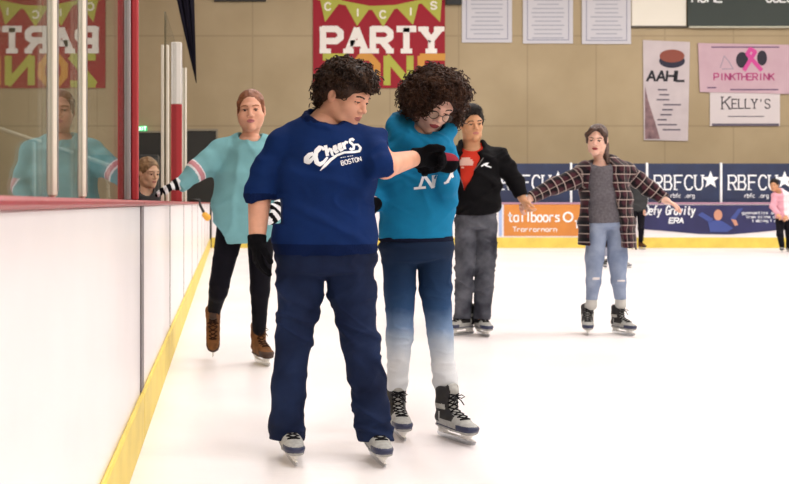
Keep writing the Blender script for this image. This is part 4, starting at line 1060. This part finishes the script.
sb('wall_left', XL-.2, XL, YB, YF+.2, -.06, ZC, WALL)
sb('wall_right', XR, XR+.2, YB, YF+.2, -.06, ZC, WALL)
sb('wall_back', XL, XR, YB-.2, YB, -.06, ZC, WALL)
sb('ceiling', XL-.2, XR+.2, YB-.2, YF+.2, ZC, ZC+.2, CEIL)

# ---- dasher boards along the left
GRP = 'white dasher boards along the left side'
joints = [-8.2, -3.5, 1.0, 4.76, 7.27, 9.65, 12.0, 14.4, 16.8, 19.2, 21.6, 25.15]
names = {3: 'long white dasher board nearest the camera, up to the dark gate seam', 4: 'white dasher board just past the dark gate seam, under the striped glove'}
for i, (a, b) in enumerate(zip(joints, joints[1:])):
    t = thing('dasher_board', names.get(i+1 if i >= 2 else -1) or ('white dasher board between two thin seams further along the left side' if i > 3 else 'white dasher board of the left side close beside the lens'), 'rink boards', (-.43, (a+b)/2, 0), GRP)
    b -= .002
    if i == 2: t['label'] = 'long white dasher board nearest the camera, up to the dark gate seam'
    if i == 3: t['label'] = 'white dasher board just past the dark gate seam, under the striped glove'
    MB().box(-.49, -.372, a+.004, b-.004, .001, 1.018, bev=.004).build('panel', BOARD, t)
    MB().box(-.3715, -.352, a+.002, b-.002, .001, .208, bev=.006).build('kick_strip', KICK, t)
    MB().box(-.515, -.352, a, b, 1.0185, 1.042, bev=.008).build('cap_rail', CAPR, t)
    if i >= 3: MB().box(-.3719, -.366 if i == 3 else -.3695, a+.005, a+(.15 if i == 3 else .035), .209, 1.016).build('seam_strip', SEAM, t)
# ---- glass and its posts
posts = [(-3.5, 'c'), (-.4, 'c'), (2.83, 'c'), (3.42, 'c'), (5.02, 'r'), (8.15, 't'), (9.94, 'w'), (11.8, 't')]
plab = {2.83: 'cream aluminium glass post nearest the camera, left of the pair', 3.42: 'cream aluminium glass post, second of the near pair', 5.02: 'silver glass post with red padding on both sides at the gate seam',
        8.15: 'thin cream post just before the red and white post', 9.94: 'thick post, white above and red padding below, by the reaching arm', 11.8: 'thin pale post just beyond the red and white post'}
for y, k in posts:
    ht = 2.48 if y > 9 else (2.20 if y == 8.15 else 2.6)
    t = thing('glass_post', plab.get(y, 'thin pale post between panes of rink glass further along' if y > 12 else 'cream post between panes of rink glass beside the lens'), 'post', (GX, y, 1.043), 'upright posts that hold the rink glass')
    if k == 'c':
        MB().box(GX-.020, GX-.008, y-.014, y+.014, 1.043, ht, bev=.004).box(GX-.0079, GX+.018, y-.014, y+.014, 1.043, ht, bev=.008).build('channel', ALU, t)
        MB().box(GX+.0185, GX+.021, y-.004, y+.004, 1.06, ht-.01).build('cover_strip', SILV, t)
    elif k == 'r':
        MB().box(GX-.055, GX-.018, y-.03, y+.03, 1.043, ht, bev=.006).build('padding', REDP, t)
        MB().box(GX+.022, GX+.052, y-.03, y+.03, 1.043, ht, bev=.006).build('padding', REDP, t)
        MB().box(GX-.016, GX+.020, y-.045, y-.008, 1.043, ht, bev=.004).box(GX-.016, GX+.020, y+.008, y+.045, 1.043, ht, bev=.004).build('channel', SILV, t)
    elif k == 'w':
        MB().box(GX-.05, GX+.055, y-.04, y-.008, 1.043, 1.92, bev=.006).build('padding', REDP, t)
        MB().box(GX-.045, GX+.05, y-.036, y-.008, 1.921, ht, bev=.005).build('channel', mat('post_white', 'ddd8d2', .5), t)
        MB().box(GX-.05, GX+.055, y+.008, y+.04, 1.043, ht, bev=.005).build('back_plate', SILV, t)
    else:
        MB().box(GX-.03, GX-.008, y-.02, y+.02, 1.043, ht, bev=.004).box(GX+.008, GX+.03, y-.02, y+.02, 1.043, ht, bev=.004).build('channel', ALU, t)
G = glassmat(); ys = [p[0] for p in posts]
for i, (a, b) in enumerate(zip(ys, ys[1:])):
    top = 2.45
    if a == 5.02: continue          # open gap at the bench gate
    lab = 'clear pane of rink glass further along the left boards'
    if b <= 2.9: lab = 'clear pane of rink glass beside the lens, left of the first cream post'
    elif a < 3: lab = 'narrow clear pane of rink glass between the two cream posts'
    elif a < 4: lab = 'clear pane of rink glass between a cream post and the red padded post'
    elif a < 6: lab = 'clear pane of rink glass just past the red padded post'
    e = dict(c=.0145, r=.047, w=.042, t=.0075); ka, kb = e[posts[i][1]], e[posts[i+1][1]]
    o = MB().box(GX-.006, GX+.006, a+ka, b-kb, 1.043, top).build('rink_glass_pane', G)
    tag(o, lab, 'glass pane', 'panes of rink glass on the left boards')

# ---- far boards
def P(x, y, d): return W(x, y, d)
dpx = FB / FPX
xs = [-.33, 1.7, 3.9, 6.30, 9.40, 13.6, 17.8, 22.0, 25.4]
cols = ['far dasher board in the left corner behind the skaters', 'plain white far dasher board behind the two women in front', 'white far dasher board with a light blue end beside the orange advert',
        'far dasher board under the orange advert', 'far dasher board under the dark blue advert with the gymnast', 'far dasher board right of the dark blue advert', 'far dasher board beyond the right edge', 'far dasher board in the right corner']
for i, (a, b) in enumerate(zip(xs, xs[1:])):
    t = thing('dasher_board', cols[i], 'rink boards', ((a+b)/2, FB+.05, 0), 'white dasher boards along the far side')
    MB().box(a+.003, b-.003, FB, FB+.12, 0, 1.0, bev=.004).build('panel', BOARD, t)
    MB().box(a, b, FB-.016, FB-.0005, .001, .24, bev=.005).build('kick_strip', KICK, t)
    MB().box(a, b, FB-.016, FB+.14, 1.0005, 1.045, bev=.008).build('cap_rail', mat('cap_rail_pink', 'a77f94', .5), t)
# adverts on the far boards
def sheet(name, label, cat, x0, x1, y0, y1, d, m, th=.012, group=None, poly=None):
    a = P(x0, y1, d); b = P(x1, y0, d)
    t = thing(name, label, cat, ((a[0]+b[0])/2, d, a[2]), group)
    B = MB()
    if poly: B.prism([(P(x, y, d)[0], P(x, y, d)[2]) for x, y in poly], d, d+th)
    else: B.box(a[0], b[0], d, d+th, a[2], b[2])
    B.build('panel', m, t); return t
def word(txt, x, y, w, h, d, m, parent, sw=1.2, serif=False, name='lettering', slant=0, gap=.22, rise=0):
    """stroke lettering; x, y = left and base line, w = total width, h = height (px at depth d)"""
    B = MB(); n = len(txt); cw = w / (n + (n-1)*gap)
    for i, ch in enumerate(txt):
        if ch == ' ' or ch not in GL: continue
        ox = x + i*cw*(1+gap)
        T = lambda u, v: (lambda p: (p[0], p[2]))(P(ox + u*cw + slant*v*h, y - v*h - rise*i, d))
        for pl in GL[ch]: B.ribbon([T(u, v) for u, v in pl], sw*d/FPX, d-.006)
        if serif:
            for u0, v, u1 in SERIF.get(ch, []): B.ribbon([T(u0, v), T(u1, v)], sw*.75*d/FPX, d-.0072)
    return B.build(name, m, parent)
SW = mat('sign_white', 'e9ecef', .6); SN = mat('sign_navy', '182444', .6, col2='1d2d50', vscale=2); SO = mat('sign_orange', 'cf8438', .6, col2='c67c34', vscale=3)
d = FB - .014
o = sheet('rink_advert', 'orange advert with white lettering low on the far boards', 'advert', 504, 586, 204.5, 236, d, SO)
word('tailboors', 508, 221.5, 52, 9.5, d, SW, o, 1.45); word('Trarrornorn', 513, 231.5, 44, 4.5, d, SW, o, .8); word('T', 575, 228, 4, 7, d, SW, o, 1.6)
MB().ribbon([(P(568 + 4.5*math.cos(a), 0, d)[0], P(0, 217 + 4.5*math.sin(a), d)[2]) for a in np.linspace(0, 6.28, 16)], 1.8*d/FPX, d-.006).build('emblem', SW, o)
MB().box(P(499, 0, d)[0], P(502, 0, d)[0], d, d+.012, P(0, 236, d)[2], P(0, 205, d)[2]).build('end_strip', mat('sign_light_blue', '9fb4dc', .6), o)
o = sheet('rink_advert', 'dark blue advert with a gymnast picture low on the far boards at right', 'advert', 642, 800, 205, 236, d, mat('sign_deep_navy', '1c1d4c', .6, col2='24265a', vscale=2),
          poly=[(642, 229), (665, 231), (700, 234), (730, 234.5), (760, 232), (800, 228), (800, 205), (642, 205)])
word('Defy Gravity', 644.5, 214.5, 50, 8.5, d, SW, o, 1.35, slant=.15); word('ERA', 669, 223, 14, 5, d, SW, o, 1.2, slant=.15)
for k, (a, b) in enumerate(((742, 776), (746, 780), (752, 776))): word(('gymnastics on','trampoline and','tumbling fun')[k], a, 214 + k*4, b-a, 2.6, d, SW, o, .45)
B = MB(); sk = mat('picture_skin', 'c08a72', .7); bl = mat('picture_blue', '3a4a8c', .7)
B.prism([(P(718 + 4.2*math.cos(a), 0, d)[0], P(0, 215 + 5.5*math.sin(a), d)[2]) for a in np.linspace(0, 6.28, 16, False)], d-.006, d-.001); B.build('picture', sk, o); B = MB()
B.prism([(P(x, y, d)[0], P(x, y, d)[2]) for x, y in ((735, 226), (738, 225), (736, 220), (731, 219))], d-.006, d-.001); B.build('picture', sk, o)
B = MB(); B.prism([(P(x, y, d)[0], P(x, y, d)[2]) for x, y in ((708, 222), (716, 220), (722, 221), (733, 228), (727, 232), (710, 232))], d-.0055, d-.001)
B.prism([(P(x, y, d)[0], P(x, y, d)[2]) for x, y in ((702, 212), (713, 219), (710, 223), (698, 215))], d-.0055, d-.001)
B.prism([(P(x, y, d)[0], P(x, y, d)[2]) for x, y in ((738, 209), (743, 208), (734, 221), (730, 219))], d-.0055, d-.001); B.build('picture', bl, o)
# tall adverts above the boards with white posts
d2 = FB + .20
labs = ['navy credit union advert behind the joined hands, left of the white post', 'navy credit union advert mostly behind the plaid woman', 'navy credit union advert just right of the plaid woman\'s arm', 'navy credit union advert at the right edge behind the pink jacket skater', 'navy credit union advert beyond the right edge']
STAR = lambda cx, cy, r, dd: [(P(cx + (r if k % 2 == 0 else r*.42)*math.sin(math.pi*k/5), 0, dd)[0], P(0, cy - (r if k % 2 == 0 else r*.42)*math.cos(math.pi*k/5), dd)[2]) for k in range(10)]
for k in range(4):
    x0 = 498 + 74.2*k if k else 496
    x1 = (570, 645.5, 719.5, 794)[k]; x0 = (496, 572.5, 648.5, 722.5)[k]
    o = sheet('mounted_advert', labs[k], 'advert', x0, x1, 163.5, 203, d2, SN, .03, 'tall navy adverts above the far boards')
    word('RBFCU', x0+6, 189.5, 48, 14, d2, SW, o, 1.45, True, gap=.34)
    MB().prism(STAR(x0+62, 180, 9, d2), d2-.008, d2-.001).build('star', SW, o)
    word('rbfcu.org', x0+22, 197.5, 24, 4, d2, SW, o, .6)
for k, x in enumerate((571, 647, 721)):
    q = P(x, 0, d2)[0]; lab = ['narrow white post between the first two navy adverts', 'narrow white post between navy adverts by the plaid woman\'s arm', 'narrow white post between the two rightmost navy adverts'][k]
    tag(MB().box(q-.024, q+.024, d2-.02, d2+.05, .001, 1.96, bev=.006).build('advert_post', SW), lab, 'post', 'white posts between the navy adverts')

# ---- banners on the far wall
d = YF - .03
BR = mat('banner_red', '98303a', .8, col2='a2303c', vscale=.6); BG = mat('banner_lime', 'b0b248', .7); BO = mat('banner_orange', 'cf9440', .7); BW = mat('banner_white', 'efeae4', .7)
o = sheet('hanging_party_banner', 'large red party zone banner with pennants on the far wall', 'banner', 313, 445, -34, 88, d, BR, .015)
B = MB(); L1 = MB()
for k, (x0, x1, xt) in enumerate(((320, 344, 325), (345, 370, 357), (371, 395, 383), (395, 419, 413), (418, 442, 440))):
    yy = (1, 6, 10, 8, 2)[k]; y2 = (-1, 10, 10, 4, -1)[k]; tip = (22, 26, 27, 25, 22)[k]
    B.prism([(P(x, y, d)[0], P(x, y, d)[2]) for x, y in ((x0, yy-2), (xt, tip), (x1, y2-2))], d-.008, d-.001)
B.ribbon([(P(x, y, d)[0], P(x, y, d)[2]) for x, y in ((318, -2), (344, 3), (370, 8), (395, 7), (419, 2), (443, -4))], 4*d/FPX, d-.009); B.build('pennant_row', BG, o)
for k, ch in enumerate('CICIS'): word(ch, (325, 355, 380, 408, 431)[k], (10, 16, 18, 15, 9)[k], 5.5, 7, d-.004, BW, o, 1.6)
word('PARTY', 323, 51, 117, 22, d, BW, o, 6.4, True, gap=.42)
for ch, x, m in (('Z', 322, BG), ('O', 352, BO), ('N', 385, BG), ('E', 419, BO)): word(ch, x+2, 84, 23, 27, d, m, o, 7)
tl = [('white framed list banner, leftmost of three, beside the party banner', 462, 512, 42.5), ('white framed list banner in the middle of the three', 523, 573, 43.5), ('white framed list banner, right of the three', 582, 631, 44)]
for lab, x0, x1, yb in tl:
    o = sheet('hanging_list_banner', lab, 'banner', x0, x1, -40, yb, d, mat('banner_paper', 'd0cfd6', .8), .012, 'white list banners on the far wall')
    B = MB(); q = lambda x: P(x, 0, d)[0]; z = lambda y: P(0, y, d)[2]
    for a, b, c, e in ((x0+4, x1-4, yb-4, yb-3.2), (x0+4, x0+4.8, -38, yb-4), (x1-4.8, x1-4, -38, yb-4)): B.box(q(a), q(b), d-.004, d-.0005, z(e), z(c))
    B.build('border', mat('banner_line_grey', '8f92a8', .8), o); B = MB()
    rng = random.Random(int(x0))
    for k in range(18):
        y = -34 + k*4.2; wd = rng.uniform(.6, .95)*(x1-x0-14)/2; c = (x0+x1)/2
        if y < yb-6: B.box(q(c-wd), q(c+wd), d-.004, d-.0005, z(y+1.1), z(y))
    B.build('text_lines', mat('banner_text_grey', 'a9acba', .8), o)
o = sheet('wall_sign', 'plain white lit-looking sign with dark lower edge high on the far wall', 'sign', 632, 686, -30, 26, d, mat('sign_cream', 'ece8dc', .6), .03)
MB().box(P(631, 0, d)[0], P(687, 0, d)[0], d-.03, d+.02, P(0, 28, d)[2], P(0, 26, d)[2]).build('lower_edge', mat('sign_edge_dark', '4a4438', .6), o)
o['label'] = 'plain white sign with dark lower edge high on the far wall'
o = sheet('hanging_scoreboard', 'dark green scoreboard at the top right of the far wall', 'scoreboard', 688, 800, -40, 27, d-.06, mat('scoreboard_green', '26332f', .5), .08)
MB().box(P(688, 0, d)[0], P(800, 0, d)[0], d-.09, d-.061, P(0, 28.4, d)[2], P(0, 26.6, d)[2]).build('lower_edge', mat('scoreboard_edge', 'b9b8a6', .5), o)
word('HOME', 692, 2, 30, 9, d-.062, SW, o, 1.6); word('GUEST', 766, 2, 34, 9, d-.062, SW, o, 1.6)
o = sheet('hanging_club_banner', 'tall white hockey league banner with a puck picture on the far wall', 'banner', 643, 690, 40, 141, d, mat('banner_pale_lilac', 'c6bbbf', .8, col2='cfc5c8', vscale=2), .012,
          poly=[(644, 140), (688, 141), (690, 42), (643, 40)])
word('AAHL', 647, 81, 37, 10, d, mat('letter_black', '1d1d28', .7), o, 2.3, slant=.1)
def disc(cx, cy, rx, ry, dd, th, m, par, name, n=24):
    return MB().prism([(P(cx + rx*math.cos(a), 0, dd)[0], P(0, cy + ry*math.sin(a), dd)[2]) for a in np.linspace(0, 6.2832, n, False)], dd-th, dd-.0005).build(name, m, par)
disc(672, 61, 13, 7, d, .004, mat('puck_black', '25243a', .7), o, 'puck_picture'); disc(672, 56, 12.5, 6.5, d, .006, mat('puck_rust', '8c4a3c', .7), o, 'puck_picture')
B = MB(); q = lambda x: P(x, 0, d)[0]; z = lambda y: P(0, y, d)[2]
rng = random.Random(4)
for k in range(9):
    y = 89 + k*5; a = 660 + rng.uniform(-4, 4); B.box(q(a), q(a + rng.uniform(8, 20)), d-.004, d-.0005, z(y+1.5), z(y))
B.build('text_lines', mat('banner_text_dark', '6a6472', .8), o)
B = MB()
B.prism([(q(x), z(y)) for x, y in ((645, 139), (660, 139), (655, 122), (648, 100), (645, 86))], d-.004, d-.0005); B.build('picture', mat('picture_dusty_rose', '9c7f82', .8, col2='6f5a60', vscale=6), o)
o = sheet('hanging_pink_banner', 'pale pink banner with a ribbon emblem on the far wall at right', 'banner', 698, 800, 43, 94, d-.012, mat('banner_pink', 'c5a7b3', .8, col2='ccb0bb', vscale=2), .01,
          poly=[(700, 92), (789, 94), (800, 94), (800, 45), (698, 43)])
word('PINKTHERINK', 714, 80, 60, 6.5, d-.012, mat('letter_magenta', 'b54a80', .7), o, 1.3)
MG = mat('ribbon_magenta', 'cf4a97', .7); BKK = mat('emblem_black', '2a2433', .7); dd = d-.012
disc(742, 60, 6, 8, dd, .004, BKK, o, 'emblem'); disc(762, 58, 5, 7.5, dd, .004, BKK, o, 'emblem')
B = MB(); B.ribbon([(q(744), z(70)), (q(755), z(52)), (q(750), z(49)), (q(747), z(54)), (q(761), z(70))], 4*d/FPX, dd-.006); B.build('ribbon_emblem', MG, o)
B = MB()
for a, b, y in ((711, 779, 46.5), (707, 716, 87), (730, 778, 89)): B.box(q(a), q(b), dd-.004, dd-.0005, z(y+1.4), z(y))
B.build('text_lines', mat('banner_text_mauve', '7b6580', .8), o)
B = MB(); B.ribbon([(q(720), z(68)), (q(724), z(56)), (q(729), z(62)), (q(733), z(69)), (q(722), z(69))], .9*d/FPX, dd-.004); B.build('sketch', mat('sketch_grey', 'a59aa8', .8), o)
o = sheet('hanging_name_banner', 'white banner with dark serif name below the pink banner', 'banner', 710, 780, 92, 126, d+.003, mat('banner_offwhite', 'd8d0d2', .8), .01)
word('K', 722, 109, 8, 12, d-.002, mat('letter_dark', '3a3640', .7), o, 1.1, True); word("ELLY'S", 732, 108.3, 38, 9, d-.002, mat('letter_dark', '3a3640', .7), o, 1.0, True, gap=.3)
B = MB(); B.box(q(712), q(779), d-.006, d-.0025, z(126), z(123.5)); B.box(q(728), q(764), d-.006, d-.0025, z(116.8), z(116)); B.build('text_lines', mat('banner_text_dark', '6a6472', .8), o)
# dark items at the top of the wall
tag(MB().box(q(445.5), q(461), d-.10, d+.02, z(5), z(-30)).build('wall_speaker', mat('speaker_black', '1f2124', .6)), 'black box high on the far wall beside the party banner', 'speaker')
tag(MB().box(q(214), q(266), d-.06, d+.02, z(1.5), z(-30)).build('wall_board', mat('board_black', '2a2622', .6)), 'dark board whose lower edge shows at the top of the wall', 'board')
# doors at the far wall, seen through the glass
DK = mat('doorway_dark', '2b2a27', .7)
for k, (a, b, t_) in enumerate(((139, 163, 133), (187, 216, 131))):
    o = struct(MB().box(q(a), q(b), YF-.06, YF-.002, 0, z(t_)).build('door_%d' % (k+1), DK))
    fr = MB()
    for u, v in ((a-2, a), (b, b+2)): fr.box(q(u), q(v), YF-.09, YF-.002, 0, z(t_))
    fr.box(q(a-2), q(b+2), YF-.09, YF-.002, z(t_)+.001, z(t_-2)); struct(fr.build('trim_%d' % (k+1), mat('door_frame', '8c8474', .7)))
o = sheet('exit_sign', 'small green glowing exit sign over a dark doorway', 'sign', 136, 147, 126, 131, YF-.12, mat('exit_green', '2fb06a', .5, emis=1.2), .1)
word('EXIT', 137, 130.2, 9, 3.2, YF-.12, mat('exit_letters', 'eafff0', .5, emis=1.5), o, .7)

# ---- players' bench area behind the glass
MAR = mat('bench_maroon', '5a2a26', .6, var=.1); RAIL = mat('rail_pale', 'cfc9bd', .5); DKB = mat('bin_dark', '2c2d2c', .6)
for i in range(3):
    t = thing('bleacher_bench', ['maroon bleacher bench behind the glass, lowest row', 'maroon bleacher bench behind the glass, middle row', 'maroon bleacher bench behind the glass, top row'][i], 'bench', (-3.6 - .8*i, 16, 0), 'maroon benches behind the glass')
    MB().box(-3.8 - .8*i, -3.42 - .8*i, 13.0, 20.0, .42 + .4*i, .47 + .4*i, bev=.01).build('seat', MAR, t)
    for y in (13.4, 16.5, 19.6): MB().box(-3.68 - .8*i, -3.54 - .8*i, y-.04, y+.04, 0, .419 + .4*i).build('leg', DKB, t)
    MB().box(-3.84 - .8*i, -3.80 - .8*i, 13.0, 20.0, .62 + .4*i, .95 + .4*i, bev=.008).build('backrest', MAR, t)
    for y in (13.4, 16.5, 19.6): MB().box(-3.845 - .8*i, -3.81 - .8*i, y-.03, y+.03, .40 + .4*i, .64 + .4*i).build('support', DKB, t)
t = thing('handrail', 'pale metal handrail sloping down behind the glass', 'handrail', (-2.6, 13, 0))
MB().tube([(-3.4, 12.6, 2.15), (-2.2, 12.6, 1.75), (-1.3, 12.6, 1.45)], .025, 8).build('rail', RAIL, t, True)
for x, zz in ((-3.3, 2.1), (-2.2, 1.74), (-1.35, 1.46)): MB().tube([(x, 12.6, 0), (x, 12.6, zz)], .02, 8).build('post', RAIL, t, True)
t = thing('skate_locker', 'dark locker cabinet standing behind the glass', 'cabinet', (-2.0, 21, 0))
MB().box(-2.6, -1.3, 21, 21.6, 0.05, 1.95, bev=.01).build('body', DKB, t)
for x in (-2.58, -2.15, -1.72): MB().box(x, x+.40, 20.98, 20.999, .1, 1.9).build('door', mat('locker_grey', '3d403f', .5), t)
MB().box(-2.55, -1.35, 21.04, 21.56, 0, .049).build('base', DKB, t)
# dark folded net hanging from the ceiling near the far glass
B = MB(); vs = []; n = 13; yN = 14.0; NET = mat('net_dark', '25222e', .9, var=.2, vscale=3)
for j in range(15):
    t_ = j/14; y_ = -30 + 113*t_; xl = 176 - 5 + (196-171)*((y_+30)/113)**1.1; xr = 193.5 + 3*t_
    for i in range(n):
        u = i/(n-1); p = W(xl + (xr-xl)*u, y_, yN); p[1] += .10*math.sin(u*9*math.pi)*(1-.8*t_); vs.append(p)
fs = [(j*n+i, j*n+i+1, (j+1)*n+i+1, (j+1)*n+i) for j in range(14) for i in range(n-1)]
N2 = len(vs); vs2 = vs + [v + np.array((0, .03, 0)) for v in vs]; fs2 = fs + [tuple(k+N2 for k in f)[::-1] for f in fs]
edge = [j*n for j in range(15)] + [14*n+i for i in range(1, n)] + [j*n+n-1 for j in range(13, -1, -1)] + [i for i in range(n-2, 0, -1)]
fs2 += [(edge[k], edge[(k+1) % len(edge)], edge[(k+1) % len(edge)]+N2, edge[k]+N2) for k in range(len(edge))]
t = thing('hanging_net', 'dark folded net hanging down to a point past the glass posts', 'net', (W(186, 80, yN)[0], yN, W(186, 83, yN)[2]))
B.add(vs2, fs2).build('net', NET, t, True)
p = W(184, -30, yN); MB().tube([(p[0]-.1, yN, p[2]-.02), (p[0]-.1, yN, ZC)], .012, 6).tube([(p[0]+.15, yN, p[2]-.02), (p[0]+.15, yN, ZC)], .012, 6).build('rope', NET, t)
# black stick with a yellow end hooked over the rail behind the teal woman
t = thing('skating_aid', 'short black stick with a yellow end hanging on the boards behind the teal woman', 'stick', (-.34, 13.6, .9))
yS = 13.6; a, b = W(198, 204, yS), W(205, 215, yS); a[0] = -.326
MB().tube([(-.44, yS, 1.064), (-.33, yS, 1.064), a + (.005, 0, -.01), (a+b)/2, b], .017, 8).build('shaft', mat('stick_black', '18181a', .5), t, True)
F_ = Field(); F_.C(b, b + (.03, 0, -.03), .038, .044); v_, q_ = F_.mesh(.006); mk('head', [(v_, q_)], [mat('stick_yellow', 'd9a032', .5)], t)

# ---- ceiling lamps
LAMP = mat('lamp_panel', 'fff6ea', .5, emis=3)
k = 0
for x in (1.2, 6.5, 12, 17.5, 23):
    for y in (-5, 2, 9, 16, 23):
        t = thing('ceiling_light', 'long ceiling light over the rink', 'ceiling light', (x, y, ZC-.25), 'ceiling lights over the rink')
        MB().box(x-.35, x+.35, y-1.2, y+1.2, ZC-.22, ZC-.001, bev=.02).build('housing', ALU, t)
        MB().box(x-.3, x+.3, y-1.15, y+1.15, ZC-.225, ZC-.2201).build('diffuser', LAMP, t)
        l = bpy.data.lights.new('rink_lamp', 'AREA'); l.shape = 'RECTANGLE'; l.size = 1.6; l.size_y = 3.0; l.energy = 210; l.color = (1, .975, .97)
        lo = bpy.data.objects.new('rink_lamp', l); COL.objects.link(lo); lo.parent = t; lo.location = (0, 0, -.02)
w = bpy.data.worlds.new('World'); SC.world = w; w.use_nodes = True; w.node_tree.nodes['Background'].inputs[0].default_value = (.9, .93, 1, 1); w.node_tree.nodes['Background'].inputs[1].default_value = .3

cam = bpy.data.cameras.new('camera'); co = bpy.data.objects.new('camera', cam); COL.objects.link(co); SC.camera = co
co.location = (0, 0, H); co.rotation_euler = (math.radians(90), 0, 0)
cam.sensor_fit = 'HORIZONTAL'; cam.sensor_width = 36; cam.lens = FPX / 789 * 36
cam.shift_x = (394.5 - VX) / 789; cam.shift_y = -(242 - VY) / 789
cam.clip_end = 200; cam.dof.use_dof = True; cam.dof.focus_distance = 4.6; cam.dof.aperture_fstop = 6.3
vs_ = SC.view_settings; vs_.view_transform = 'Standard'; vs_.look = 'None'; vs_.gamma = 1; vs_.use_curve_mapping = False; vs_.exposure = 0.0
SC.cycles.max_bounces = 10; SC.cycles.transparent_max_bounces = 24; SC.cycles.use_denoising = True; SC.cycles.sample_clamp_indirect = 6
